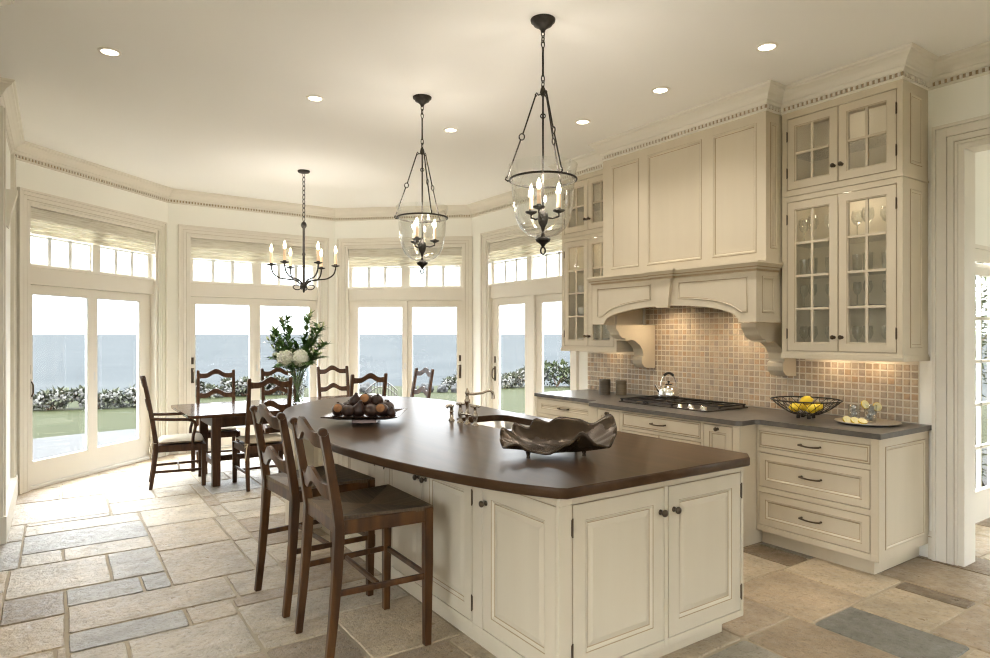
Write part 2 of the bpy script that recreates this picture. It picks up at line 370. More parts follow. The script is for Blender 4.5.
# ------------------------------------------------------------------ floor
EXPL = [(.05, .9, 4.0, 4.4, 'tan'), (.05, .6, 3.75, 4.0, 'grey'), (.6, .85, 3.75, 4.0, 'tan'), (.3, .85, 3.25, 3.75, 'cream'), (.05, .3, 3.5, 3.75, 'cream'), (.05, .45, 4.4, 4.7, 'grey'), (.45, .6, 4.4, 4.7, 'grey'),
        (-.25, .3, 4.7, 5.3, 'cream'), (.3, .6, 4.7, 5.3, 'grey'), (.6, 1.1, 4.4, 5.15, 'tan'), (.6, 1.1, 5.15, 5.85, 'tan'), (.05, .6, 5.3, 5.6, 'cream'), (-.2, .05, 5.3, 5.6, 'cream'),
        (-.2, .6, 5.6, 6.1, 'grey'), (-.2, .6, 6.1, 6.4, 'cream'), (-.2, .4, 6.4, 6.5, 'tan'), (.6, 1.15, 5.85, 6.4, 'cream'), (.4, 1.15, 6.4, 6.85, 'cream'), (-.35, .4, 6.5, 7.3, 'cream'), (-.25, .05, 4.3, 4.7, 'brown'), (-.25, .05, 3.85, 4.3, 'tan'),
        (-.35, -.2, 6.0, 6.5, 'cream'), (-.35, -.2, 5.3, 6.0, 'grey'),
        (2.9, 3.35, 1.3, 2.0, 'brown'), (3.35, 3.75, 1.3, 1.9, 'slate'), (3.75, 4.25, 1.5, 1.9, 'tan'), (4.25, 4.4, 1.5, 1.9, 'dark'), (4.4, 4.95, 1.5, 2.05, 'brown'), (3.95, 4.4, 1.9, 2.45, 'tan'),
        (3.35, 3.95, 1.9, 2.45, 'pink'), (2.9, 3.35, 2.0, 2.45, 'brown'), (3.35, 4.05, 2.45, 2.8, 'tan'), (4.05, 4.3, 2.45, 2.85, 'dark'), (3.75, 4.4, 1.2, 1.5, 'brown'), (2.4, 2.9, 1.6, 2.0, 'pale'),
        (1.25, 1.75, 2.85, 3.45, 'tan'), (1.25, 1.65, 2.4, 2.85, 'brown'), (.85, 1.25, 3.25, 3.45, 'tan'), (.85, 1.25, 2.9, 3.25, 'brown'), (4.4, 5.2, 1.1, 1.5, 'brown')]
PAL = {'cream': (.50, .425, .32), 'tan': (.45, .365, .255), 'grey': (.345, .315, .27), 'brown': (.335, .255, .17), 'slate': (.19, .176, .143), 'dark': (.205, .15, .095), 'pink': (.43, .335, .23), 'pale': (.32, .285, .225)}
def clip(poly, nx, ny, c):      # keep nx*x+ny*y <= c
    out = []
    for i in range(len(poly)):
        a, b = poly[i], poly[(i + 1) % len(poly)]; da = nx * a[0] + ny * a[1] - c; db = nx * b[0] + ny * b[1] - c
        if da <= 0: out.append(a)
        if (da < 0 < db) or (db < 0 < da):
            k = da / (da - db); out.append((a[0] + (b[0] - a[0]) * k, a[1] + (b[1] - a[1]) * k))
    return out
HALF = []
for i in range(3):
    p, q = V[i], V[i + 1]; dx, dy = q[0] - p[0], q[1] - p[1]; L = math.hypot(dx, dy); n = (-dy / L, dx / L)
    HALF.append((n[0], n[1], n[0] * p[0] + n[1] * p[1] + .15))
def make_floor():
    mb = MB(); mb.cols = []
    c = .05; X0, Y0, X1, Y1 = -2.9, -2.6, 8.4, 9.6
    nx, ny = round((X1 - X0) / c), round((Y1 - Y0) / c); occ = [bytearray(ny) for _ in range(nx)]; stones = []
    for (a, b, d, e, k) in EXPL:
        i0, i1, j0, j1 = round((a - X0) / c), round((b - X0) / c), round((d - Y0) / c), round((e - Y0) / c)
        stones.append((i0, i1, j0, j1, k))
        for i in range(i0, i1):
            for j in range(j0, j1): occ[i][j] = 1
    SZ = [(8, 8), (12, 8), (16, 12), (12, 12), (8, 12), (16, 8), (6, 8), (12, 5), (14, 8), (10, 14), (8, 16)]
    for j in range(ny):
        for i in range(nx):
            if occ[i][j]: continue
            w, h = random.choice(SZ)
            a = 0
            while a < w and i + a < nx and not occ[i + a][j]: a += 1
            if i + a < nx and occ[i + a][j] == 0 and False: pass
            # absorb thin leftovers
            k = a
            while k < a + 4 and i + k < nx and not occ[i + k][j]: k += 1
            if k < a + 4: a = k
            b = 0
            while b < h and j + b < ny and all(not occ[i + q][j + b] for q in range(a)): b += 1
            k = b
            while k < b + 3 and j + k < ny and all(not occ[i + q][j + k] for q in range(a)): k += 1
            if k < b + 3: b = k
            for p in range(a):
                for q in range(b): occ[i + p][j + q] = 1
            x = X0 + (i + a / 2) * c
            wts = ['cream', 'cream', 'tan', 'tan', 'grey', 'brown'] if x < 2.6 else ['tan', 'brown', 'brown', 'pink', 'dark', 'slate', 'tan', 'pale']
            stones.append((i, i + a, j, j + b, random.choice(wts)))
    g = .0075
    mb.add([(X0, Y0, -.02), (X1, Y0, -.02), (X1, 2.3, -.02), (X0, 2.3, -.02)], [(0, 1, 2, 3)], GROUT); mb.cols.append((.5, .4, .3))
    base = [(X0, 2.3), (5.1, 2.3), (5.1, Y1), (X0, Y1)]
    for h in HALF: base = clip(base, *h)
    mb.add([(x, y, -.007) for x, y in base], [tuple(range(len(base)))], GROUT); mb.cols.append((.5, .4, .3))
    mb.add([(X0, Y0, -.007), (X1, Y0, -.007), (X1, 2.3, -.007), (X0, 2.3, -.007)], [(0, 1, 2, 3)], GROUT); mb.cols.append((.5, .4, .3))
    for (i0, i1, j0, j1, k) in stones:
        a, b, d, e = X0 + i0 * c + g, X0 + i1 * c - g, Y0 + j0 * c + g, Y0 + j1 * c - g
        if b - a < .02 or e - d < .02: continue
        if a > 5.06 and d > 2.2: continue
        jt = lambda: random.uniform(-.0035, .0035)
        poly = []
        for (p, q, ax) in ((a, d, 0), (b, d, 1), (b, e, 2), (a, e, 3)): poly.append((p + jt(), q + jt()))
        pts = []
        for m in range(4):
            p, q = poly[m], poly[(m + 1) % 4]; L = math.hypot(q[0] - p[0], q[1] - p[1]); n = max(2, int(L / .09))
            for t in range(n):
                f = t / n; o = random.uniform(-.0028, .0028) if 0 < t else 0
                nx_, ny_ = (q[1] - p[1]) / L, -(q[0] - p[0]) / L
                if t == 0:   # clip corner a little
                    pts.append((p[0] + (q[0] - p[0]) * .012 / L, p[1] + (q[1] - p[1]) * .012 / L))
                else: pts.append((p[0] + (q[0] - p[0]) * f + nx_ * o, p[1] + (q[1] - p[1]) * f + ny_ * o))
            pts.append((q[0] - (q[0] - p[0]) * .012 / L, q[1] - (q[1] - p[1]) * .012 / L))
        for h in HALF: pts = clip(pts, *h) if pts else pts
        if len(pts) < 3: continue
        cx = sum(p[0] for p in pts) / len(pts); cy = sum(p[1] for p in pts) / len(pts); n = len(pts)
        col = PAL[k]; f = random.uniform(.88, 1.10); w = random.uniform(-.025, .025); col = (col[0] * f + w * .3, col[1] * f, col[2] * f - w * .3)
        top = []
        for p in pts:
            dx, dy = cx - p[0], cy - p[1]; L = max(.02, math.hypot(dx, dy)); top.append((p[0] + dx / L * .005, p[1] + dy / L * .005, 0.0))
        z = [(p[0], p[1], -.007) for p in pts]
        mb.add(z + top, [(m, (m + 1) % n, n + (m + 1) % n, n + m) for m in range(n)] + [tuple(range(n, 2 * n))], FLAG)
        mb.cols += [col] * (n + 1)
    return struct(mb, 'floor', 'cream and brown flagstone floor of mixed rectangles with pale joints', cat='floor')
make_floor()

# ------------------------------------------------------------------ shell: ceiling, walls
def offs(i, o):
    p, q = V[i], V[i + 1]; dx, dy = q[0] - p[0], q[1] - p[1]; L = math.hypot(dx, dy); n = (-dy / L * o, dx / L * o)
    return (p[0] + n[0], p[1] + n[1]), (q[0] + n[0], q[1] + n[1])
mb = MB()
cp = [(-2.9, -2.7), (8.5, -2.7), (8.5, 2.25), (5.16, 2.25), (5.16, 8.0), (3.52, 9.48), (1.13, 9.38), (-.5, 7.78), (-2.9, 7.78)]
mb.prism(cp, CH, CH + .12, CEIL); struct(mb, 'ceiling', 'plain cream ceiling with recessed lights over the kitchen', cat='ceiling')
def wall_frame(i):
    P, Q = (V[i], V[i + 1]) if i < 3 else (V[3], (XW, 2.0))
    return fr((P[0], P[1], 0), (Q[0] - P[0], Q[1] - P[1], 0), (Q[1] - P[1], -(Q[0] - P[0]), 0)), math.dist(P, Q)
UC = [1.07, 1.135, 1.067, 1.30]     # centre of each glazed unit along its wall
OW = .90; OT = 2.85                 # opening half width, top
SIDE = ['left', 'back_left', 'back_right', 'right']
WDES = ['left slanting bay wall around the glazed door beside the armchair', 'back bay wall around the glazed doors behind the chandelier', 'slanting bay wall around the doors behind the centre pendant', 'right wall with the glazed doors, the cooking run and the doorway']
for i in range(3):
    T, L = wall_frame(i); m = MB(T); c = UC[i]; t = .15
    e0 = -.06; e1 = L + .06
    m.box(e0, c - OW - .005, 0, CH, -t, 0, WALL); m.box(c + OW + .005, e1, 0, CH, -t, 0, WALL); m.box(c - OW - .005, c + OW + .005, OT, CH, -t, 0, WALL)
    struct(m, 'wall_bay_' + SIDE[i], WDES[i], cat='wall')
T, L = wall_frame(3); m = MB(T); c = UC[3]; t = .17
D0, D1 = 7.93 - 1.825, 7.93 - .445     # doorway in u
m.box(-.06, c - OW - .005, 0, CH, -t, 0, WALL); m.box(c - OW - .005, c + OW + .005, OT, CH, -t, 0, WALL); m.box(c + OW + .005, D0, 0, CH, -t, 0, WALL)
m.box(D0, D1, 2.84, CH, -t, 0, WALL); m.box(D1, 7.93 + 2.6, 0, CH, -t, 0, WALL)
struct(m, 'wall_right', WDES[3], cat='wall')
m = MB(); m.box(-.545, -.345, 5.98, 7.80, 0, CH, WALL); m.box(-2.9, -.345, 7.70, 7.86, 0, CH, WALL); struct(m, 'wall_left', 'short left wall next to the leftmost glazed door', cat='wall')
m = MB(); m.box(-.75, -.29, 3.0, 4.40, 0, CH, WALL); struct(m, 'wall_left_near', 'near left wall whose cornice end shows at the top left corner', cat='wall')
# rear walls behind the camera; their windows are added for fill light
m = MB(); m.box(-2.9, -2.75, -2.6, 7.7, 0, .9, WALL); m.box(-2.9, -2.75, -2.6, 7.7, 2.7, CH, WALL); m.box(-2.9, -2.75, -2.6, -1.9, .9, 2.7, WALL); m.box(-2.9, -2.75, 1.4, 7.7, .9, 2.7, WALL)
struct(m, 'wall_left_far', 'far left wall of the adjoining area with an added fill window', cat='wall')
m = MB(); m.box(-2.9, 5.15, -2.7, -2.55, 2.3, CH, WALL); m.box(-2.9, -1.6, -2.7, -2.55, 0, 2.3, WALL); m.box(-.2, 2.0, -2.7, -2.55, .0, 2.3, WALL); m.box(3.4, 5.15, -2.7, -2.55, 0, 2.3, WALL); m.box(-1.6, -.2, -2.7, -2.55, 0, 1.05, WALL); m.box(2.0, 3.4, -2.7, -2.55, 0, 1.05, WALL)
struct(m, 'wall_back', 'wall behind the viewpoint with two added fill windows', cat='wall')
def fill_window(n, T, u0, u1, v0, v1, label):
    r = root('window_%d' % n, tuple((T @ Vector(((u0 + u1) / 2, v0, 0)))), label, 'window', kind='structure')
    m = MB(T)
    for a, b in ((u0, u0 + .06), ((u0 + u1) / 2 - .03, (u0 + u1) / 2 + .03), (u1 - .06, u1)): m.box(a, b, v0, v1, -.06, .0, TRIM)
    for a, b in ((v0, v0 + .06), (v1 - .06, v1)): m.box(u0, u1, a, b, -.06, .0, TRIM)
    m.build('frame', r); g = MB(T); g.box(u0 + .05, u1 - .05, v0 + .05, v1 - .05, -.035, -.03, PANE); g.build('glass_pane', r)
TB = fr((0, -2.6, 0), (-1, 0, 0), (0, 1, 0))
fill_window(1, TB, -3.4, -2.0, 1.05, 2.3, 'added fill window behind the viewpoint, on the cabinet side'); fill_window(2, TB, .2, 1.6, 1.05, 2.3, 'added fill window behind the viewpoint, on the open side')
TL = fr((-2.8, 0, 0), (0, 1, 0), (1, 0, 0))
fill_window(3, TL, -1.9, 1.4, .9, 2.7, 'added long fill window in the far left wall nearest the viewpoint'); 
# next room
m = MB(); m.box(5.17, 5.62, 2.1, 2.22, 0, CH, WALL); m.box(6.70, 8.5, 2.1, 2.22, 0, CH, WALL); m.box(5.62, 6.70, 2.1, 2.22, 2.24, CH, WALL); struct(m, 'wall_hall_side', 'pale wall of the next room around its glazed door', cat='wall')
m = MB(); m.box(8.4, 8.5, -2.6, 2.1, 0, .6, WALL); m.box(8.4, 8.5, -2.6, 2.1, 2.7, CH, WALL); m.box(8.4, 8.5, -2.6, -1.2, .6, 2.7, WALL); m.box(8.4, 8.5, .2, 2.1, .6, 2.7, WALL); struct(m, 'wall_hall_end', 'end wall of the next room with an added fill window', cat='wall')
m = MB(); m.box(5.15, 8.5, -2.7, -2.6, 0, .5, WALL); m.box(5.15, 8.5, -2.7, -2.6, 2.8, CH, WALL); m.box(5.15, 6.3, -2.7, -2.6, .5, 2.8, WALL); m.box(7.1, 8.5, -2.7, -2.6, .5, 2.8, WALL); struct(m, 'wall_hall_back', 'back wall of the next room with an added fill window', cat='wall')
fill_window(5, TB, -7.1, -6.3, .5, 2.8, 'added fill window in the back wall of the next room')  # both next-room windows are unseen, added to let daylight brighten it
fill_window(4, fr((8.45, 0, 0), (0, -1, 0), (-1, 0, 0)), -.2, 1.2, .6, 2.7, 'added fill window at the far end of the next room')

# ------------------------------------------------------------------ crown moulding with dentils
CROWN = [(-.75, 5.98), (-.345, 5.98), V[0], V[1], V[2], (5.0, 7.93), (5.0, 5.47), (4.62, 5.47), (4.62, 4.62), (4.43, 4.62), (4.43, 2.865), (4.62, 2.865), (4.62, 2.0), (5.0, 2.0), (5.0, -2.6)]
def crown(path, name, label):
    m = MB()
    pr = [(0, 3.235), (.008, 3.240), (.008, 3.250), (.002, 3.256), (.002, 3.282), (.012, 3.288), (.020, 3.300), (.022, 3.312), (.030, 3.316), (.036, 3.330), (.050, 3.352), (.072, 3.372), (.085, 3.380), (.088, 3.392), (.098, 3.396), (.104, 3.408), (.104, CH)]
    mt = [TRIM, TRIM, TRIM, GLAZE, TRIM] + [TRIM] * 11
    m.sweep(pr, path, TRIM, mats=mt)
    for a, b in zip(path, path[1:]):
        L = math.dist(a, b)
        if L < .1: continue
        T = fr((a[0], a[1], 0), (b[0] - a[0], b[1] - a[1], 0), (b[1] - a[1], -(b[0] - a[0]), 0)); m.T = T
        n = max(1, round(L / .036)); p = L / n
        for k in range(n): m.box((k + .28) * p, (k + .74) * p, 3.256, 3.282, 0, .012, TRIM)
        m.T = None
    return struct(m, name, label, cat='trim')
crown(CROWN, 'trim_1', 'cream crown moulding with a dark toothed band below the ceiling')
crown([(-.29, 3.0), (-.29, 4.40), (-.75, 4.40)], 'trim_2', 'end of the near left crown moulding at the top left corner')

# ------------------------------------------------------------------ glazed bay doors and blinds
def casing(m, u0, u1, top, wd=.12, left=True, right=True, bottom=0):
    def side(a, d):
        for (x0, x1, w, mt) in ((0, .018, .016, TRIM), (.018, .022, .010, GLAZE), (.022, .060, .020, TRIM), (.060, .063, .014, GLAZE), (.063, wd - .022, .024, TRIM), (wd - .022, wd, .040, TRIM)):
            m.box(a + d * x0, a + d * x1, bottom, top + x1, 0, w, mt)
    if left: side(u0, -1)
    if right: side(u1, 1)
    for (x0, x1, w, mt) in ((0, .018, .016, TRIM), (.018, .022, .010, GLAZE), (.022, .060, .020, TRIM), (.060, .063, .014, GLAZE), (.063, wd - .022, .024, TRIM), (wd - .022, wd, .040, TRIM)):
        m.box(u0 - x0, u1 + x0, top + x0, top + x1, 0, w, mt)
DDES = ['glazed sliding door unit in the left bay wall beside the armchair', 'glazed sliding door unit in the bay wall behind the chandelier', 'glazed sliding door unit in the bay wall behind the middle pendant', 'glazed double door unit beside the left end of the counter']
BDES = ['woven roman blind raised over the leftmost glazed door', 'woven roman blind raised behind the iron chandelier', 'woven roman blind raised behind the farther bell pendant', 'woven roman blind raised beside the left glass cabinet']
def bay_unit(i, gl, gr, hs, front):
    T, L = wall_frame(i); c = UC[i]; T = T @ Matrix.Translation((c, 0, 0))
    r = root('door_%d' % (i + 1), tuple(T @ Vector((0, 0, 0))), DDES[i], 'door', kind='structure')
    m = MB(T); casing(m, -OW, OW, OT); m.build('casing', r, bevel=.002, seg=1)
    m = MB(T)
    m.box(-OW, -OW + .035, 0, OT, -.15, 0, TRIM); m.box(OW - .035, OW, 0, OT, -.15, 0, TRIM); m.box(-OW + .035, OW - .035, OT - .035, OT, -.15, 0, TRIM)
    m.box(-OW + .035, OW - .035, 0, .028, -.15, -.02, STEEL if False else TRIM)
    m.box(-OW + .035, OW - .035, 2.045, 2.235, -.15, -.035, TRIM); m.box(-OW + .035, OW - .035, 2.215, 2.245, -.035, -.02, TRIM); m.box(-OW + .035, OW - .035, 2.045, 2.06, -.035, -.025, TRIM)
    if i == 3: m.box((gl[1] + gr[0]) / 2 - .05, (gl[1] + gr[0]) / 2 + .05, .028, 2.045, -.15, -.045, TRIM)
    m.build('frame', r, bevel=.002, seg=1)
    mid = (gl[1] + gr[0]) / 2
    for k, (g, a, b) in enumerate(((gl, -OW + .036, mid + (.0 if i < 3 else -.052)), (gr, mid + (.001 if i < 3 else .052), OW - .036))):
        w1 = -.062 if k == front else -.085
        d = MB(T); zb, zt = .03, 2.043
        d.rings(a, b, zb, zt, [(0, w1 - .04, TRIM), (0, w1, TRIM)], cap=False)
        # frame face around an uneven hole
        for (x0, x1, z0, z1) in ((a, g[0], zb, zt), (g[1], b, zb, zt), (g[0], g[1], zb, .262), (g[0], g[1], 1.955, zt)): d.box(x0, x1, z0, z1, w1 - .04, w1, TRIM)
        for (x0, x1, z0, z1) in ((g[0], g[0] + .008, .262, 1.955), (g[1] - .008, g[1], .262, 1.955), (g[0], g[1], .262, .270), (g[0], g[1], 1.947, 1.955)): d.box(x0, x1, z0, z1, w1 - .035, w1 - .006, SKYP if i < 3 else TRIM)
        leaf = d.build('door_leaf', r)
        q = MB(T); q.box(g[0] - .003, g[1] + .003, .259, 1.958, w1 - .024, w1 - .018, PANE); q.build('glass_pane', leaf)
        if (hs < 0) == (k == 0):
            u = (a + g[0]) / 2 if k == 0 else (b + g[1]) / 2
            if i == 3: u = (a + g[0]) / 2
            h = MB(T); h.box(u - .017, u + .017, .90, 1.10, w1, w1 + .008, BRONZE); h.box(u - .015, u + .015, 1.15, 1.24, w1, w1 + .007, BRONZE)
            h.tube([(u, .92, w1 + .006), (u, .93, w1 + .035), (u, .96, w1 + .05), (u, 1.04, w1 + .05), (u, 1.07, w1 + .035), (u, 1.08, w1 + .006)], .008, BRONZE, 8)
            h.build('pull_handle', leaf)
        elif i < 3:
            u = a + .03 if k else b - .03
            h = MB(T); h.box(u - .012, u + .012, 1.03, 1.12, w1, w1 + .004, SKYP); h.build('flush_pull', leaf)
    for k, (a, b) in enumerate(((-OW + .036, -.055), (.055, OW - .036))):
        d = MB(T); x0, x1 = a + .045, b - .012; z0, z1 = 2.262, 2.78
        if k: x0, x1 = a + .012, b - .045
        for (p, q, s, t) in ((a, x0, 2.245, OT - .036), (x1, b, 2.245, OT - .036), (x0, x1, 2.245, z0), (x0, x1, z1, OT - .036)): d.box(p, q, s, t, -.115, -.075, TRIM)
        if not k: d.box(-.055, .055, 2.245, OT - .036, -.13, -.055, TRIM)
        for e in (1, 2):
            x = x0 + (x1 - x0) * e / 3; d.box(x - .022, x + .022, z0, z1, -.106, -.084, SKYP)
        d.box(x0, x1, 2.53, 2.55, -.104, -.084, SKYP)
        sa = d.build('transom_sash', r); q = MB(T); q.box(x0 - .003, x1 + .003, z0 - .003, z1 + .003, -.098, -.092, PANE); q.build('glass_pane', sa)
    # blind
    b = root('roman_blind', tuple(T @ Vector((0, 2.54, 0))), BDES[i], 'blind', 'woven blinds over the glazed doors')
    m = MB(T); x = OW - .042; m.prism([(2.815, -.050), (2.815, -.012), (2.69, -.012), (2.69, -.018), (2.80, -.022), (2.80, -.050)], -x, x, BLIND, axis='x') if False else None
    pf = [(-.020, 2.812), (-.012, 2.805), (-.010, 2.70), (-.016, 2.698), (-.018, 2.79)]
    vs = []; 
    for e in (-x, x): vs += [(e, z, w) for w, z in pf]
    n = len(pf); m.add(vs, [(k, (k + 1) % n, n + (k + 1) % n, n + k) for k in range(n)] + [tuple(reversed(range(n))), tuple(range(n, 2 * n))], BLIND); m.build('valance', b)
    m = MB(T); m.box(-x, x, 2.775, 2.812, -.055, -.022, TRIM); m.build('headrail', b)
    m = MB(T); pts = [(-.030, 2.775)]
    for k in range(4):
        z = 2.70 - k * .042; pts += [(-.030, z + .016), (-.012 + .003 * k, z - .006), (-.006 + .003 * k, z - .018), (-.008 + .003 * k, z - .024), (-.030, z - .026)]
    front = list(pts); back = [(w - .012, z) for w, z in reversed(pts)]
    pf = front + back; n = len(pf); vs = []
    for e in (-x + .004, x - .004): vs += [(e, z, w) for w, z in pf]
    k2 = len(front)
    fs = [(k, (k + 1) % n, n + (k + 1) % n, n + k) for k in range(n)]
    m.add(vs, fs, BLIND); m.build('folded_shade', b)
bay_unit(0, (-.79, -.105), (.045, .69), -1, 0)
bay_unit(1, (-.80, -.09), (.05, .78), -1, 0)
bay_unit(2, (-.735, -.045), (.09, .775), 1, 0)
bay_unit(3, (-.71, -.10), (.215, .785), -1, 0)
# trims: doorway casing, jamb, baseboards, left pier boards
T, L = wall_frame(3)
m = MB(T); casing(m, 7.93 - 1.82, 7.93 - .45, 2.82, wd=.145); struct(m, 'trim_4', 'wide stepped casing around the doorway at the right', cat='trim', bevel=.002)
m = MB(T); m.box(7.93 - 1.823, 7.93 - 1.785, 0, 2.838, -.176, .003, TRIM); m.box(7.93 - .485, 7.93 - .447, 0, 2.838, -.176, .003, TRIM); m.box(7.93 - 1.785, 7.93 - .485, 2.785, 2.838, -.176, .003, TRIM); struct(m, 'trim_5', 'plain jamb lining inside the right doorway', cat='trim')
m = MB(T); 
for a, b in ((7.93 - 1.995, 7.93 - 1.965), (7.93 - .30, 7.93 + 2.55), (0.02, .27), (2.34, 2.46)): m.box(a, b, 0, .16, 0, .018, TRIM); m.box(a, b, .16, .19, 0, .012, TRIM); m.box(a, b, .150, .155, .018, .0185, GLAZE)
struct(m, 'baseboard_right', 'cream baseboard on the right wall beside the doorway', cat='baseboard')
for i in range(3):
    Ti, Li = wall_frame(i); m = MB(Ti); c = UC[i]
    for a, b in ((0.012, c - OW - .121), (c + OW + .121, Li - .012)):
        if b - a > .02: m.box(a, b, 0, .16, 0, .018, TRIM); m.box(a, b, .16, .19, 0, .012, TRIM)
    if m.v: struct(m, 'baseboard_bay_' + SIDE[i], 'short cream baseboard of the %s bay wall' % SIDE[i].replace('_', ' '), cat='baseboard')
m = MB(fr((-.345, 7.72, 0), (0, 1, 0), (1, 0, 0)))
for a, b, w in ((-1.74, -1.60, .03), (-1.70, -1.64, .042), (-.17, -.03, .03), (-.14, -.07, .04)): m.box(a, b, .0, 3.235, 0, w, TRIM)
m.box(-1.75, -.02, 0, .2, 0, .05, TRIM)
struct(m, 'trim_6', 'cream pilaster boards on the left wall beside the glazed door', cat='trim', bevel=.003)
# small carved bracket high on the left wall
m = MB(fr((-.345, 6.9, 0), (0, 1, 0), (1, 0, 0)))
m.prism([(.0, 2.98), (.0, 2.62), (.02, 2.60), (.045, 2.66), (.05, 2.74), (.075, 2.80), (.11, 2.88), (.125, 2.94), (.125, 2.98)], -.05, .05, TRIM, axis='x') if False else None
pf = [(.0, 2.47), (.02, 2.45), (.03, 2.50), (.035, 2.57), (.05, 2.63), (.07, 2.70), (.08, 2.75), (.08, 2.78), (.0, 2.78)]
vs = [(-.05, z, w) for w, z in pf] + [(.05, z, w) for w, z in pf]; n = len(pf)
m.add(vs, [(k, (k + 1) % n, n + (k + 1) % n, n + k) for k in range(n)] + [tuple(reversed(range(n))), tuple(range(n, 2 * n))], TRIM)
tag(m.build('wall_bracket', bevel=.004), 'small carved cream bracket high on the left wall edge', 'bracket')
# next-room glazed door
r = root('door_5', (6.16, 2.1, 0), 'glazed door with muntins seen through the right doorway', 'door', kind='structure')
T5 = fr((0, 2.1, 0), (1, 0, 0), (0, -1, 0))
m = MB(T5)
for a, b, z0, z1, w in ((5.61, 5.70, 0, 2.24, .02), (6.62, 6.71, 0, 2.24, .02), (5.61, 6.71, 2.13, 2.24, .02), (5.60, 5.625, 0, 2.26, .032), (5.60, 6.72, 2.23, 2.26, .032)): m.box(a, b, z0, z1, 0, w, TRIM)
m.build('casing', r)
m = MB(T5)
for a, b, z0, z1 in ((5.70, 5.80, .02, 2.13), (6.52, 6.62, .02, 2.13), (5.80, 6.52, .02, .27), (5.80, 6.52, 2.03, 2.13)): m.box(a, b, z0, z1, -.06, -.02, TRIM)
for k in range(1, 5): z = .27 + 1.76 * k / 5; m.box(5.80, 6.52, z - .012, z + .012, -.055, -.025, TRIM)
for k in (1, 2): x = 5.80 + .72 * k / 3; m.box(x - .011, x + .011, .27, 2.03, -.055, -.025, TRIM)
lf = m.build('door_leaf', r); m = MB(T5); m.box(5.795, 6.525, .265, 2.035, -.043, -.038, PANE); m.build('glass_pane', lf)
h = MB(T5); h.box(5.735, 5.77, 1.50, 1.60, -.02, -.012, BRONZE); h.build('latch', lf)
# roller shade strip behind glass at top is left to daylight

# ------------------------------------------------------------------ kitchen run on the right wall
def TR(x): return fr((x, 0, 0), (0, -1, 0), (-1, 0, 0))      # u = -Y, faces -X
def carcass(T, u0, u1, v0, v1, depth, parent, open_rects, side_right=None, foot=None):
    m = MB(T)
    m.box(u0, u1, v0, v1, -depth, -.022, PAINT)
    # face frame around openings
    us = sorted(set([u0, u1] + [a for r_ in open_rects for a in r_[:2]])); vs = sorted(set([v0, v1] + [b for r_ in open_rects for b in r_[2:]]))
    for a, b in zip(us, us[1:]):
        for c, d in zip(vs, vs[1:]):
            x, y = (a + b) / 2, (c + d) / 2
            if any(r_[0] < x < r_[1] and r_[2] < y < r_[3] for r_ in open_rects): continue
            m.box(a, b, c, d, -.022, 0, PAINT)
    if foot: foot(m)
    return m
G = .003
# right drawer base
def base_unit(xf, y0, y1, label, drawers, doors, plinth=True, pil=False):
    T = TR(xf); u0, u1 = -y1, -y0; r = root('base_cabinet', (xf + .3, (y0 + y1) / 2, 0), label, 'cabinet', 'cream base cabinets of the cooking run')
    rects = [(-b, -a, c, d) for a, b, c, d, *_ in drawers + doors]
    m = carcass(T, u0, u1, .105, .885, XW - .004 - xf, r, rects)
    m.build('carcass', r, bevel=.0015, seg=1)
    m = MB(T)
    if pil:
        m.box(u0, u0 + .05, 0, .105, -.3, 0, PAINT); m.box(u1 - .05, u1, 0, .105, -.3, 0, PAINT)
    m.box(u0 + (.051 if pil else 0), u1 - (.051 if pil else .055 if y0 < 2.5 else 0), 0, .104, -(XW - .006 - xf), -.07, PAINT); m.build('plinth', r)
    for a, b, c, d, kind in drawers:
        m = MB(T); door_panel(m, -b + G, -a - G, c + G, d - G, 0, st=.05, raised=False, flat=(kind == 'flat')); o = m.build('drawer', r)
        pull(T, -(a + b) / 2, (c + d) / 2, 0 if kind == 'flat' else -.010, .15, o)
    for a, b, c, d, ks in doors:
        m = MB(T); door_panel(m, -b + G, -a - G, c + G, d - G, 0, st=.05, raised=False); o = m.build('door', r)
        if ks == 'top': knob(T, -(a + b) / 2, d - .03, 0, o)
        else: knob(T, -(b - .03) if ks == 'r' else -(a + .03), d - .08, 0, o)
    return r, T
r, T = base_unit(4.29, 2.0, 2.855, 'three-drawer cream base cabinet under the lemon bowl', [(2.046, 2.836, .717, .842, 'flat'), (2.046, 2.836, .429, .683, 'p'), (2.046, 2.836, .147, .392, 'p')], [])
Ts = fr((0, 2.0, 0), (1, 0, 0), (0, -1, 0))
m = MB(Ts); m.box(4.29, 4.995, .105, .885, 0.0005, .006, PAINT); side_panel(m, 4.37, 4.93, .17, .83, .006); m.build('end_panel', r)
base_unit(4.09, 2.858, 3.183, 'narrow cream pull-out cabinet with a round knob under the cooktop, nearer the drawer unit', [], [(2.916, 3.172, .15, .870, 'top')], pil=True)
base_unit(4.09, 3.184, 4.045, 'wide cream cabinet below the cooktop with one long drawer', [(3.195, 4.03, .744, .872, 'flat')], [(3.195, 3.61, .15, .72, 'r'), (3.615, 4.03, .15, .72, 'l')])
base_unit(4.09, 4.046, 4.44, 'narrow cream pull-out cabinet with a round knob under the canisters', [], [(4.061, 4.338, .15, .870, 'top')], pil=True)
base_unit(4.25, 4.442, 5.44, 'cream base cabinet with a wide drawer at the window end of the counter', [(4.58, 5.42, .711, .870, 'p')], [(4.58, 4.995, .15, .68, 'r'), (5.005, 5.42, .15, .68, 'l')])
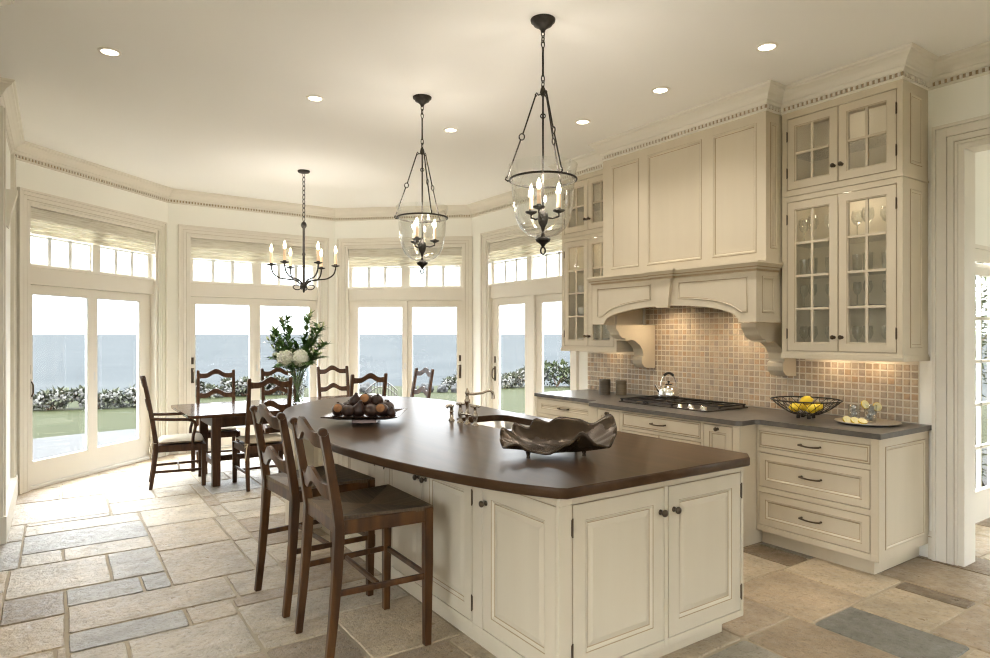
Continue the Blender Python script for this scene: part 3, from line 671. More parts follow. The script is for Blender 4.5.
# countertop
poly = [(4.265, 1.975), (4.995, 1.975), (4.995, 5.455), (4.225, 5.455), (4.225, 4.50), (4.19, 4.465), (4.10, 4.465), (4.06, 4.42), (4.06, 2.87), (4.09, 2.835), (4.24, 2.835), (4.265, 2.81)]
m = MB(); m.prism(poly, .887, .922, STONE); tag(m.build('countertop', bevel=.006, seg=3), 'dark grey stone countertop along the tiled wall', 'countertop')
# backsplash tiles (one wall surface)
mb = MB(TR(XW)); mb.cols = []
mb.box(-5.460, -2.056, .922, 1.372, .0, .003, TGROUT); mb.cols += [(.7, .6, .5)] * 6
mb.box(-4.60, -2.88, 1.372, 1.98, .0, .003, TGROUT); mb.cols += [(.7, .6, .5)] * 6
TP = [(.48, .365, .25), (.53, .41, .285), (.46, .355, .25), (.44, .36, .275), (.53, .43, .315), (.40, .325, .25), (.54, .43, .305), (.50, .35, .22), (.47, .38, .285)]
ts = .0515
ny = 0
z = .924
while z + ts < 1.99:
    u = -2.058 - 66 * ts
    while u + ts < -2.05:
        if z + ts <= 1.376 or (u > -4.60 and u + ts < -2.88):
            c = random.choice(TP); f = random.uniform(.92, 1.08); j = random.uniform(.0040, .0052)
            mb.rings(u + j, u + ts - j, z + j, z + ts - j, [(0, .003, TILE), (.0022, .0085, TILE)])
            mb.cols += [tuple(x * f for x in c)] * 5
        u += ts
    z += ts
struct(mb, 'wall_backsplash', 'tumbled beige stone mosaic tiles above the counter', cat='wall tiles')
def lamp(name, kind, loc, energy, color, **kw):
    d = bpy.data.lights.new(name, kind); d.energy = energy; d.color = color
    for k, v in kw.items(): setattr(d, k, v)
    o = bpy.data.objects.new(name, d); COL.objects.link(o); o.location = loc; return o
# ---- upper glass cabinets
def upper(y0, y1, v0, v1, label, dv0, dv1, rows, shelves, kv, side=True, cornice=True):
    xf = 4.62; T = TR(xf); u0, u1 = -y1, -y0; D = XW - .004 - xf
    r = root('glass_cabinet', (4.8, (y0 + y1) / 2, v0), label, 'cabinet', 'cream glass fronted wall cabinets')
    m = MB(T); t = .018
    m.box(u0, u0 + t, v0, v1, -D, -.022, PAINT); m.box(u1 - t, u1, v0, v1, -D, -.022, PAINT); m.box(u0 + t, u1 - t, v1 - t, v1, -D, -.022, PAINT); m.box(u0 + t, u1 - t, dv0 - .015, dv0 + .003, -D, -.022, INSIDE)
    if dv0 - .015 > v0 + t: m.box(u0 + t, u1 - t, v0, v0 + t, -D, -.022, PAINT)
    m.box(u0 + t, u1 - t, dv0, v1 - t, -D, -D + .008, INSIDE)
    m.box(u0 + t, u0 + t + .002, dv0, v1 - t, -D + .008, -.023, INSIDE); m.box(u1 - t - .002, u1 - t, dv0, v1 - t, -D + .008, -.023, INSIDE)
    a, b = u0 + .04, u1 - .035
    for q in ((u0, a, v0, v1), (b, u1, v0, v1), (a, b, v0, dv0), (a, b, dv1, v1)): m.box(*q, -.022, 0, PAINT)
    if v0 < 1.5:
        m.box(u0 - .000, u1 + .012, v0 + .001, v0 + .028, -D, .014, PAINT); m.box(u0, u1 + .006, v0 + .028, v0 + .042, -D, .007, PAINT)
    else:
        m.box(u0, u1 + .006, v0 - .008, v0 + .006, -D, .006, PAINT)
    m.build('carcass', r, bevel=.0015, seg=1)
    for s in shelves:
        q = MB(T); q.box(u0 + .021, u1 - .021, s - .008, s, -D + .009, -.045, CLEAR); q.build('glass_shelf', r)
    lp_ = T @ Vector(((u0 + u1) / 2, v1 - .06, -.12)); lamp('cabinet_fill_light', 'POINT', tuple(lp_), 1.1 if v1 < 3 else .45, (1, .88, .68), shadow_soft_size=.03)  # unseen fill added to brighten the cabinet interior
    c = (a + b) / 2
    glass_door(T, a + G, c - .0015, dv0 + G, dv1 - G, 0, 2, rows, r, -1, c - .028, kv)
    glass_door(T, c + .0015, b - G, dv0 + G, dv1 - G, 0, 2, rows, r, 1, c + .028, kv)
    if side:
        m = MB(fr((0, y0, 0), (1, 0, 0), (0, -1, 0))); side_panel(m, 4.725, 4.90, v0 + .09, v1 - .07, .001); m.build('side_panel', r)
    return r
upper(2.0, 2.855, 1.365, 2.593, 'tall cream glass cabinet full of stemware beside the right doorway', 1.42, 2.552, 4, [1.755, 1.995, 2.24], 1.526)
upper(2.0, 2.855, 2.602, 3.236, 'small upper glass cabinet under the crown at the right', 2.640, 3.185, 2, [2.93], 2.757)
upper(4.624, 5.465, 1.365, 2.593, 'tall cream glass cabinet between hood and glazed doors', 1.42, 2.552, 4, [1.755, 1.995, 2.24], 1.526, side=False)
upper(4.624, 5.465, 2.602, 3.236, 'small upper glass cabinet left of the hood', 2.640, 3.185, 2, [2.93], 2.757, side=False)
# stemware
def goblet(h, r, kind):
    m = MB()
    if kind == 'stem': pr = [(.031, 0), (.030, .003), (.005, .008), (.004, h * .45), (r * .6, h * .52), (r, h * .70), (r * .96, h * .85), (r * .82, h)]
    else: pr = [(.001, .004), (r * .8, .004), (r * .82, 0), (r * .88, .01), (r, h)]
    m.shell(pr, STEMW, 12); return m
gp = {}
SN = {1.423: 'on the bottom shelf', 1.755: 'on the lower middle shelf', 1.995: 'on the upper middle shelf', 2.24: 'on the top shelf'}
for s, kind, h, rr, nm in ((1.423, 'stem', .185, .034, 'wine_glass'), (1.755, 'stem', .17, .030, 'wine_glass'), (1.995, 'tumbler', .13, .033, 'tumbler'), (2.24, 'stem', .20, .040, 'wine_glass')):
    first = None
    for k in range(8):
        y = 2.075 + k * .1; x = 4.735 + (.055 if k % 2 else 0)
        if first is None: o = first = goblet(h, rr, kind).build(nm)
        else: o = copy_tree(first)
        o.location = (x, y, s + .001)
        what = 'clear stemmed glass' if kind == 'stem' else 'clear straight tumbler'
        tag(o, '%s %s of the right-hand glass cabinet' % (what, SN[s]), 'glass', 'glassware %s of the right glass cabinet' % SN[s])
first = None
for s in (1.423, 1.755, 1.995):
    for k in range(4):
        if first is None:
            m = MB(); m.shell([(.001, .006), (.022, .006), (.024, 0), (.034, .02), (.042, .07), (.043, .085), (.039, .085), (.036, .06), (.02, .012), (.001, .012)], CERAM, 14); o = first = m.build('cup')
        else: o = copy_tree(first)
        o.location = (4.78, 4.75 + k * .19, s + .001)
        tag(o, 'white cup %s of the glass cabinet left of the hood' % SN[s], 'cup', 'white cups %s of the left cabinet' % SN[s])
# ---- range hood
hr = root('range_hood', (4.6, 3.75, 1.64), 'large cream panelled range hood with an arched mantel over the cooktop', 'range hood')
T = TR(4.43)
m = MB(T); u0, u1 = -4.62, -2.867
m.box(u0, u1, 2.06, 3.236, -(XW - .004 - 4.43), -.012, PAINT)
cols = [(-4.506, -4.148), (-4.05, -3.453), (-3.349, -2.947)]
us = [u0] + [x for c in cols for x in c] + [u1]
for k in range(0, len(us), 2): m.box(us[k], us[k + 1], 2.06, 3.236, -.012, 0, PAINT)
for a, b in cols:
    m.box(a, b, 2.06, 2.17, -.012, 0, PAINT); m.box(a, b, 3.165, 3.236, -.012, 0, PAINT)
    m.rings(a, b, 2.17, 3.165, [(0, 0, PAINT), (.003, .004, GLAZE), (.014, .005, PAINT), (.024, -.006, PAINT), (.028, -.009, GLAZE), (.040, -.009, PAINT)], m=PAINT)
m.build('chimney_box', hr)
m = MB(fr((0, 2.867, 0), (1, 0, 0), (0, -1, 0))); side_panel(m, 4.485, 4.575, 2.2, 3.16, .001); m.build('chimney_side_panel', hr)
T = TR(4.33)
# mantel front with arch cut
A0, A1, AC = -4.50, -3.03, -3.765
def arch(u, lo=1.652, hi=1.79):
    x = (u - AC) / ((A1 - A0) / 2); x = max(-1, min(1, x)); return lo + (hi - lo) * math.sqrt(max(0, 1 - abs(x) ** 2.1))
m = MB(T); L0, L1 = -4.665, -2.882; nst = 40
us = [A0 + (A1 - A0) * k / nst for k in range(nst + 1)]
for w0, w1 in ((-.045, 0),):
    m.box(L0, A0, 1.64, 2.045, w0, w1, PAINT); m.box(A1, L1, 1.64, 2.045, w0, w1, PAINT)
    for a, b in zip(us, us[1:]):
        za, zb = arch(a), arch(b)
        m.add([(a, za, w0), (b, zb, w0), (b, 2.045, w0), (a, 2.045, w0), (a, za, w1), (b, zb, w1), (b, 2.045, w1), (a, 2.045, w1)], [(4, 5, 6, 7), (3, 2, 1, 0), (0, 1, 5, 4), (7, 6, 2, 3)], PAINT)
dp = XW - .004 - 4.33
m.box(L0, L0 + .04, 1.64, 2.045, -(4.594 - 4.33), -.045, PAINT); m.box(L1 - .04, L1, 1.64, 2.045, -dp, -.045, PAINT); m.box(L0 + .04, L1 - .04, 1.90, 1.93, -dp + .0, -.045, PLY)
m.build('mantel', hr, bevel=.0015, seg=1)
m = MB(T)   # spandrel panels: thin raised bead following the arch
for sgn in (-1, 1):
    pts = []
    uo = L0 + .075 if sgn < 0 else L1 - .075; ui = AC + sgn * .155; us2 = [uo + (ui - uo) * k / 14 for k in range(15)]
    low = [(u, max(1.715, arch(u) + .062)) for u in us2]
    loop = low + [(ui, 1.985), (uo, 1.985)]
    m.tube([(a, b, .0015) for a, b in loop], .0055, PAINT, 6, closed=True, up=(0, 0, 1)); m.tube([(a + (.008 if a < (uo + ui) / 2 else -.008), b + (.008 if b < 1.95 else -.008), .0005) for a, b in loop], .003, GLAZE, 5, closed=True, up=(0, 0, 1))
m.build('spandrel_bead', hr)
m = MB(fr((0, -(-2.882), 0), (1, 0, 0), (0, -1, 0))); side_panel(m, 4.40, 4.56, 1.71, 1.99, .001); m.build('mantel_side_panel', hr)
m = MB(); path = [(4.594, -L0), (4.33, -L0), (4.33, -AC + .115), (4.30, -AC + .115), (4.30, -AC - .115), (4.33, -AC - .115), (4.33, -L1), (4.612, -L1)]
m.sweep([(0, 2.018), (.006, 2.024), (.010, 2.04), (.022, 2.052), (.026, 2.06), (.040, 2.078), (.046, 2.084), (.046, 2.098), (.0, 2.104), (-.10, 2.104)], path, PAINT, mats=[PAINT, GLAZE, PAINT, GLAZE, PAINT, PAINT, PAINT, PAINT, PAINT]); m.build('cornice', hr)
m = MB(T); m.prism([(AC - .062, 1.775), (AC + .062, 1.775), (AC + .098, 2.06), (AC - .098, 2.06)], 0, .03, PAINT)
m.build('keystone', hr, bevel=.003)
CB = [(4.44, 1.639), (4.44, 1.60), (4.47, 1.57), (4.485, 1.54), (4.52, 1.515), (4.565, 1.505), (4.57, 1.485), (4.63, 1.485), (4.645, 1.495), (4.70, 1.48), (4.76, 1.445), (4.80, 1.40), (4.815, 1.345), (4.815, 1.33), (4.795, 1.32), (4.79, 1.29), (4.80, 1.255), (4.83, 1.225), (4.87, 1.21), (4.985, 1.21), (4.985, 1.639)]
for y0, y1 in ((2.955, 3.09), (4.45, 4.575)):
    m = MB(); m.prism([(b, a) for a, b in CB], y0, y1, PAINT, axis='y'); m.build('corbel', hr, bevel=.003)
m = MB(TR(4.62)); m.box(-4.35, -3.2, 1.885, 1.899, -.28, .1, STEEL); m.build('filter_panel', hr)

# ------------------------------------------------------------------ cooktop and things on the counter
ZC = .922
cr = root('gas_cooktop', (4.58, 3.80, ZC), 'black gas cooktop with chrome knobs set in the grey stone counter', 'cooktop')
m = MB(); m.box(4.31, 4.86, 3.31, 4.29, ZC + .0005, ZC + .010, IRON); m.build('hob_plate', cr, bevel=.003)
for k, (x0, x1, y0, y1) in enumerate(((4.325, 4.845, 3.985, 4.28), (4.325, 4.845, 3.675, 3.975), (4.50, 4.845, 3.325, 3.665))):
    m = MB(); z = ZC + .036
    for x in (x0 + .01, (x0 + x1) / 2, x1 - .01): m.box(x - .007, x + .007, y0, y1, z - .012, z, BLACK)
    for j in range(4): y = y0 + .007 + (y1 - y0 - .014) * j / 3; m.box(x0, x1, y - .007, y + .007, z - .012, z, BLACK)
    for x in (x0 + .01, x1 - .01):
        for y in (y0 + .012, y1 - .012): m.box(x - .007, x + .007, y - .007, y + .007, ZC + .010, z - .012, BLACK)
    m.build('pan_grate', cr)
for x, y in ((4.45, 4.13), (4.72, 4.13), (4.585, 3.825), (4.72, 3.50)):
    m = MB(); m.lathe([(.05, ZC + .010), (.052, ZC + .016), (.035, ZC + .018), (.035, ZC + .0225)], BRASS, 16, (x, y, 0)); m.build('burner', cr)
for k in range(5):
    x, y = (4.345 + .055 * (k % 2), 3.36 + .062 * k); m = MB(); m.lathe([(.024, ZC + .010), (.024, ZC + .014), (.019, ZC + .016), (.017, ZC + .036), (.001, ZC + .038)], CHROME, 14, (x, y, 0)); m.build('control_knob', cr)
# kettle on the rear burner
kx, ky, kz = 4.72, 4.05, ZC + .0365
kt = root('kettle', (kx, ky, kz), 'polished steel whistling kettle with black grip on the cooktop', 'kettle')
m = MB(); m.lathe([(.085, 0), (.096, .006), (.098, .02), (.092, .075), (.080, .098), (.045, .116), (.030, .120)], CHROME, 28, (kx, ky, kz)); m.build('body', kt)
m = MB(); m.lathe([(.032, .120), (.030, .126), (.006, .130), (.006, .138), (.012, .142), (.012, .152), (.001, .156)], BLACK, 14, (kx, ky, kz)); m.build('lid', kt)
sd = Vector((-.8261, .5635, 0))
m = MB(); b = Vector((kx, ky, kz)); m.tube([b + sd * .075 + Vector((0, 0, .05)), b + sd * .105 + Vector((0, 0, .085)), b + sd * .125 + Vector((0, 0, .12))], [.020, .014, .010], CHROME, 10); m.build('spout', kt)
m = MB(); m.tube([b + sd * (.075 * math.cos(a)) + Vector((0, 0, .10 + .125 * math.sin(a))) for a in [PI * k / 16 for k in range(17)]], .0065, CHROME, 8); hd = m.build('handle', kt)
m = MB(); m.tube([b + sd * (.075 * math.cos(a)) + Vector((0, 0, .10 + .127 * math.sin(a))) for a in [PI * (.30 + .4 * k / 8) for k in range(9)]], .012, BLACK, 10); m.build('grip', hd)
for (x, y, rr, hh, mm, lb) in ((4.725, 4.90, .058, .157, CANM, 'dark wooden canister, nearer the window, on the counter'), (4.83, 4.77, .056, .148, CANM2, 'paler wooden canister, nearer the cooktop, on the counter')):
    c = root('canister', (x, y, ZC), lb, 'canister', 'wooden canisters on the counter'); m = MB(); m.lathe([(rr, .0005), (rr, hh * .80)], mm, 32, (x, y, ZC)); m.build('body', c, bevel=.002)
    m = MB(); m.lathe([(rr * .99, hh * .80), (rr * 1.01, hh * .81), (rr * 1.01, hh * .985), (rr * .97, hh)], mm, 32, (x, y, ZC)); m.build('lid', c)
# wire bowl with lemons
wx, wy = 4.63, 2.67
wb = root('wire_bowl', (wx, wy, ZC), 'dark wire fruit bowl holding lemons on the stone counter', 'bowl')
R_ = lambda t: (.055 + .185 * t ** .75, .026 + .112 * t ** 1.25)
m = MB()
for a_ in range(22):
    for d_ in (-1, 1):
        m.tube([(wx + R_(k / 8)[0] * math.cos(2 * PI * a_ / 22 + d_ * .42 * k / 8), wy + R_(k / 8)[0] * math.sin(2 * PI * a_ / 22 + d_ * .42 * k / 8), ZC + R_(k / 8)[1]) for k in range(9)], .0022, IRON, 5)
m.build('wire_mesh', wb)
for t, nm in ((1, 'rim'), (0, 'base_ring')):
    m = MB(); r0, z0 = R_(t); m.tube([(wx + r0 * math.cos(2 * PI * k / 36), wy + r0 * math.sin(2 * PI * k / 36), ZC + z0) for k in range(36)], .005 if t else .004, IRON, 6, closed=True); m.build(nm, wb)
for k in range(4):
    a_ = 2 * PI * k / 4 + .9; m = MB(); m.lathe([(.012, .0005), (.014, .006), (.012, .028)], IRON, 10, (wx + .055 * math.cos(a_), wy + .055 * math.sin(a_), ZC)); m.build('foot', wb)
LP = [(-.075, .04, .092, 'lemon at the window side of the wire bowl'), (.065, .045, .088, 'lemon at the back of the wire bowl'), (-.035, -.07, .090, 'lemon at the front of the wire bowl'), (.08, -.05, .096, 'lemon at the doorway side of the wire bowl'), (.01, .0, .142, 'topmost lemon heaped in the wire bowl')]
for dx, dy, dz, lb in LP:
    m = MB(); m.lathe([(.001, -.050), (.006, -.046), (.012, -.040), (.026, -.028), (.034, -.008), (.034, .010), (.027, .028), (.013, .039), (.007, .046), (.001, .048)], LEMON, 18)
    o = m.build('lemon'); o.location = (wx + dx, wy + dy, ZC + dz - .01); o.rotation_euler = (1.4 + random.uniform(-.3, .3), 0, random.uniform(0, 6)); tag(o, lb, 'lemon', 'lemons in the wire bowl')
# silver tray, glasses, lemon slices
tx, ty = 4.715, 2.27
m = MB(); m.lathe([(.001, .004), (.165, .004), (.185, .012), (.205, .018), (.207, .015), (.187, .007), (.165, .0005), (.001, .0005)], SILVER, 48, (tx, ty, ZC)); o = m.build('serving_tray'); tag(o, 'round silver tray with iced glasses at the counter end', 'tray')
for k, (dx, dy, lb, sl) in enumerate(((-.03, .075, 'iced water glass on the silver tray, nearer the lemon bowl', 0), (.045, -.0, 'iced water glass on the silver tray with lemon on its rim', 1))):
    gx, gy, gz = tx + dx, ty + dy, ZC + .005
    g = root('water_glass', (gx, gy, gz), lb, 'glass', 'iced water glasses on the tray')
    m = MB(); m.shell([(.001, .006), (.030, .006), (.032, 0), (.036, .004), (.042, .125), (.040, .125), (.034, .012), (.001, .012)], CLEAR, 24, (gx, gy, gz)); m.build('tumbler', g)
    for j in range(7):
        q = MB(Matrix.Translation((gx + random.uniform(-.014, .014), gy + random.uniform(-.014, .014), gz + .025 + j * .013)) @ Matrix.Rotation(random.uniform(0, 3), 4, Vector((random.random(), random.random(), 1)).normalized())); q.box(-.012, .012, -.012, .012, -.011, .011, ICE); q.build('ice_cube', g, bevel=.003)
def lemon_slice(M_, lb, thick=.007, rr=.031):
    o = root('lemon_slice', tuple(M_.translation), lb, 'lemon slice', 'lemon slices on the silver tray'); 
    m = MB(M_); m.lathe([(rr, -thick / 2), (rr, thick / 2)], LEMON, 24, smooth=True); m.build('rind', o)
    m = MB(M_); m.lathe([(.001, -thick / 2 - .0004), (rr * .93, -thick / 2 - .0004)], PITH, 24); m.lathe([(rr * .93, thick / 2 + .0004), (.001, thick / 2 + .0004)], PITH, 24)
    for k in range(9):
        a0, a1 = 2 * PI * (k + .06) / 9, 2 * PI * (k + .94) / 9
        for sg in (-1, 1):
            z = sg * (thick / 2 + .0009); pts = [(.1 * rr * math.cos((a0 + a1) / 2), .1 * rr * math.sin((a0 + a1) / 2), z)] + [(.84 * rr * math.cos(a0 + (a1 - a0) * t / 4), .84 * rr * math.sin(a0 + (a1 - a0) * t / 4), z) for t in range(5)]
            m.add(pts, [tuple(range(6)) if sg > 0 else tuple(reversed(range(6)))], LEMONF)
    m.build('flesh', o)
vy = Matrix.Rotation(-.6, 4, 'Z') @ Matrix.Rotation(1.35, 4, 'X')
lemon_slice(Matrix.Translation((tx + .030 + .045, ty - .032, ZC + .115)) @ vy, 'lemon slice perched on the rim of a glass, nearer the doorway')
lemon_slice(Matrix.Translation((tx + .015, ty + .022, ZC + .130)) @ Matrix.Rotation(-.4, 4, 'Z') @ Matrix.Rotation(1.2, 4, 'X'), 'lemon slice tucked between the two iced glasses')
for k, (dx, dy, dz, tl, lb) in enumerate(((-.125, .075, .022, .9, 'cut lemon slice at the outer edge of the silver tray'), (-.105, .03, .020, .7, 'cut lemon slice in the middle of the fan on the silver tray'), (-.085, -.01, .018, .5, 'cut lemon slice nearest the glasses on the silver tray'))):
    lemon_slice(Matrix.Translation((tx + dx, ty + dy, ZC + dz + .004)) @ Matrix.Rotation(-.6, 4, 'Z') @ Matrix.Rotation(tl, 4, 'X'), lb, .010, .030)

# ------------------------------------------------------------------ island
ZI = .935
ir = root('kitchen_island', (2.3, 3.5, 0), 'cream panelled kitchen island with cupboard doors under the dark top', 'island')
m = MB(); IX0, IX1, IY0, IY1 = 1.70, 2.94, 2.03, 5.05
m.box(IX0 + .022, 2.35, IY0 + .022, IY1, .095, .8895, PAINT); m.box(2.86, IX1 - .0, IY0 + .022, IY1, .095, .8895, PAINT); m.box(2.35, 2.86, IY0 + .022, 3.34, .095, .8895, PAINT); m.box(2.35, 2.86, 4.10, IY1, .095, .8895, PAINT); m.box(2.35, 2.86, 3.34, 4.10, .095, .6, PAINT)
# front face frame (facing -Y): u = X
TF = fr((0, IY0, 0), (1, 0, 0), (0, -1, 0)); TLF = TR(IX0)
def faceframe(T, u0, u1, v0, v1, rects):
    m.T = T; us = sorted(set([u0, u1] + [a for r_ in rects for a in r_[:2]])); vs = sorted(set([v0, v1] + [b for r_ in rects for b in r_[2:]]))
    for a, b in zip(us, us[1:]):
        for c, d in zip(vs, vs[1:]):
            if any(r_[0] < (a + b) / 2 < r_[1] and r_[2] < (c + d) / 2 < r_[3] for r_ in rects): continue
            m.box(a, b, c, d, -.022, 0, PAINT)
    m.T = None
FD = [(1.772, 2.338, .128, .842), (2.362, 2.918, .128, .842)]
LD = [(-2.602, -2.045, .128, .842), (-3.208, -2.691, .128, .842), (-3.72, -3.222, .128, .842), (-4.40, -3.86, .128, .842), (-4.96, -4.42, .128, .842)]
faceframe(TF, IX0, IX1, .095, .8895, FD); faceframe(TLF, -IY1, -IY0 - .022, .095, .8895, LD)
m.T = TF; m.box(IX0 - .004, IX1 + .004, .866, .8895, 0, .008, PAINT); m.T = TLF; m.box(-IY1, -IY0, .866, .8895, 0, .008, PAINT); m.T = None
m.build('carcass', ir, bevel=.002, seg=1)
m = MB(); m.box(1.75, 2.87, 2.11, 5.0, 0, .0945, PAINT); m.build('plinth', ir)
m = MB(); m.box(1.55, 2.9, 5.06, 5.30, .0, .8895, PAINT); m.build('end_support', ir)
for k, (a, b, c, d) in enumerate(FD):
    q = MB(TF); door_panel(q, a + G, b - G, c + G, d - G, 0, st=.072, t=.02); o = q.build('door', ir)
    knob(TF, (2.31, 2.402)[k], .727, 0, o, .0175)
    for v in (.225, .745): hinge(TF, (a, b)[k], v, 0, o)
for k, (a, b, c, d) in enumerate(LD):
    q = MB(TLF); door_panel(q, a + G, b - G, c + G, d - G, 0, st=.072, t=.02); o = q.build('door', ir)
    ks = (-1, 1, -1, 1, -1)[k] if k else -1
    ks = [-1, -1, 1, -1, 1][k]
    knob(TLF, a + .034 if ks < 0 else b - .034, .742, 0, o, .0165)
    if k:
        for v in (.225, .745): hinge(TLF, b if ks < 0 else a, v, 0, o)
# worktop: smooth closed outline with a sink cut-out
def catmull(P, n=8):
    out = []; N = len(P)
    for i in range(N - 1):
        p0, p1, p2, p3 = P[max(i - 1, 0)], P[i], P[i + 1], P[min(i + 2, N - 1)]
        for k in range(n):
            t = k / n
            out.append(tuple(.5 * (2 * p1[j] + (p2[j] - p0[j]) * t + (2 * p0[j] - 5 * p1[j] + 4 * p2[j] - p3[j]) * t * t + (3 * p1[j] - p0[j] - 3 * p2[j] + p3[j]) * t ** 3) for j in (0, 1)))
    return out + [P[-1]]
curve = catmull([(2.955, 3.0), (2.965, 3.6), (2.985, 4.2), (3.02, 4.8), (2.98, 5.35), (2.80, 5.78), (2.45, 6.02), (2.08, 5.93), (1.79, 5.68), (1.58, 5.38), (1.44, 5.0), (1.345, 4.5), (1.29, 4.0), (1.283, 3.5), (1.318, 3.1), (1.39, 2.7), (1.48, 2.37), (1.565, 2.145)], 6)
outer = [(1.685, 1.957), (2.87, 1.945), (2.95, 2.01)] + curve[0:] + [(1.655, 1.985)]
def rrect(x0, x1, y0, y1, r, n=5):
    o = []
    for cx, cy, a in ((x1 - r, y0 + r, -PI / 2), (x1 - r, y1 - r, 0), (x0 + r, y1 - r, PI / 2), (x0 + r, y0 + r, PI)):
        for k in range(n + 1): t = a + PI / 2 * k / n; o.append((cx + r * math.cos(t), cy + r * math.sin(t)))
    return o
hole = rrect(2.385, 2.825, 3.385, 4.055, .09)
import bmesh
def slab(outer, hole, z0, z1, name, ed=.008):
    def inset(lp, d):
        n = len(lp); o = []
        for i in range(n):
            a, p, b = Vector(lp[i - 1]), Vector(lp[i]), Vector(lp[(i + 1) % n]); t1 = (p - a).normalized(); t2 = (b - p).normalized()
            n1 = Vector((-t1.y, t1.x)); n2 = Vector((-t2.y, t2.x)); k = (n1 + n2) / (1 + n1.dot(n2)); o.append((p.x + k.x * d, p.y + k.y * d))
        return o
    bm = bmesh.new()
    loops = []
    prof = [(ed * 1.2, z0), (0, z0 + ed * 1.1), (0, z1 - ed * 1.4), (ed * .35, z1 - ed * .5), (ed, z1)]
    L = [[bm.verts.new((x, y, z)) for x, y in inset(outer, d)] for d, z in prof]
    for a, b in zip(L, L[1:]):
        for i in range(len(a)): j = (i + 1) % len(a); f = bm.faces.new((a[i], a[j], b[j], b[i])); f.smooth = True
    hl = list(hole); H = [[bm.verts.new((x, y, z)) for x, y in inset(hl, d)] for d, z in ((0, z0), (0, z1 - .004), (-.004, z1))]
    for a, b in zip(H, H[1:]):
        for i in range(len(a)): j = (i + 1) % len(a); bm.faces.new((a[j], a[i], b[i], b[j]))
    bm.verts.ensure_lookup_table(); bm.edges.ensure_lookup_table()
    for ol, hl_ in ((L[-1], H[-1]), (L[0], H[0])):
        es = []
        for lp in (ol, hl_):
            for i in range(len(lp)): es.append(bm.edges.get((lp[i], lp[(i + 1) % len(lp)])) or bm.edges.new((lp[i], lp[(i + 1) % len(lp)])))
        bmesh.ops.triangle_fill(bm, use_beauty=True, use_dissolve=False, edges=es, normal=(0, 0, 1))
    bmesh.ops.recalc_face_normals(bm, faces=bm.faces)
    me = bpy.data.meshes.new(name); bm.to_mesh(me); bm.free(); me.materials.append(TOPWOOD)
    o = bpy.data.objects.new(name, me); COL.objects.link(o); return o
o = slab(outer, hole, .890, ZI, 'island_worktop', .005)
tag(o, 'dark brown wooden island top with a long bowed edge', 'worktop')
# sink
sk = root('sink', (2.6, 3.72, .72), 'stainless undermount sink let into the dark island top', 'sink')
m = MB(); z1 = .8890
rs = [(rrect(2.375, 2.835, 3.375, 4.065, .09), z1), (rrect(2.392, 2.818, 3.392, 4.048, .085), z1), (rrect(2.40, 2.81, 3.40, 4.04, .08), .74), (rrect(2.43, 2.78, 3.43, 4.01, .06), .705)]
n = len(rs[0][0]); vs = [(x, y, z) for lp, z in rs for x, y in lp]
m.add(vs, [(k * n + (i + 1) % n, k * n + i, (k + 1) * n + i, (k + 1) * n + (i + 1) % n) for k in range(3) for i in range(n)], STEEL, True); m.add(vs[-n:], [tuple(range(n))], STEEL); m.build('basin', sk)
m = MB(); m.lathe([(.045, .7055), (.04, .709), (.02, .706), (.001, .706)], CHROME, 20, (2.6, 3.72, 0)); m.build('drain', sk)
# bridge faucet
fx = 2.325
fa = root('bridge_faucet', (fx, 3.74, ZI), 'aged nickel bridge faucet with cross handles behind the island sink', 'faucet')
def balus(m, x, y, prof): m.lathe(prof, NICKEL, 16, (x, y, ZI + .0005))
m = MB(); balus(m, fx, 3.745, [(.024, 0), (.024, .006), (.015, .012), (.012, .03), (.013, .055), (.017, .062), (.017, .072), (.012, .08), (.010, .11), (.012, .135), (.018, .145), (.019, .165), (.013, .176), (.011, .20), (.016, .212), (.014, .226), (.006, .232), (.007, .24), (.001, .246)]); m.build('column', fa)
m = MB(); m.tube([(fx, 3.745, ZI + .205), (fx + .05, 3.735, ZI + .203), (fx + .11, 3.725, ZI + .207), (fx + .145, 3.72, ZI + .220), (fx + .17, 3.716, ZI + .222), (fx + .188, 3.713, ZI + .208), (fx + .192, 3.712, ZI + .185), (fx + .192, 3.712, ZI + .165)], [.010, .009, .0085, .009, .0095, .010, .011, .013], NICKEL, 12); m.build('spout', fa)
m = MB(); m.tube([(fx, 3.65, ZI + .066), (fx, 3.83, ZI + .066)], .009, NICKEL, 10); m.build('bridge', fa)
for y in (3.645, 3.835):
    m = MB(); balus(m, fx, y, [(.025, 0), (.025, .005), (.015, .014), (.012, .03), (.016, .05), (.018, .066), (.016, .082), (.010, .092), (.010, .118), (.014, .124), (.012, .136), (.001, .142)]); v = m.build('valve', fa)
    m = MB()
    for a_ in (.4, .4 + PI / 2): m.tube([(fx - .034 * math.cos(a_), y - .034 * math.sin(a_), ZI + .129), (fx - .01 * math.cos(a_), y - .01 * math.sin(a_), ZI + .129), (fx + .01 * math.cos(a_), y + .01 * math.sin(a_), ZI + .129), (fx + .034 * math.cos(a_), y + .034 * math.sin(a_), ZI + .129)], [.007, .004, .004, .007], NICKEL, 8)
    m.build('cross_handle', v)
sp = root('side_sprayer', (fx, 3.955, ZI), 'aged nickel side sprayer standing next to the faucet', 'sprayer')
m = MB(); balus(m, fx, 3.955, [(.023, 0), (.023, .006), (.014, .014), (.013, .06), (.016, .066), (.013, .072)]); m.build('holder', sp)
m = MB(); balus(m, fx, 3.955, [(.012, .072), (.013, .095), (.017, .102), (.016, .112), (.001, .116)]); m.tube([(fx, 3.955, ZI + .105), (fx - .02, 3.972, ZI + .104), (fx - .028, 3.98, ZI + .096)], [.012, .012, .014], NICKEL, 10); m.build('spray_head', sp)
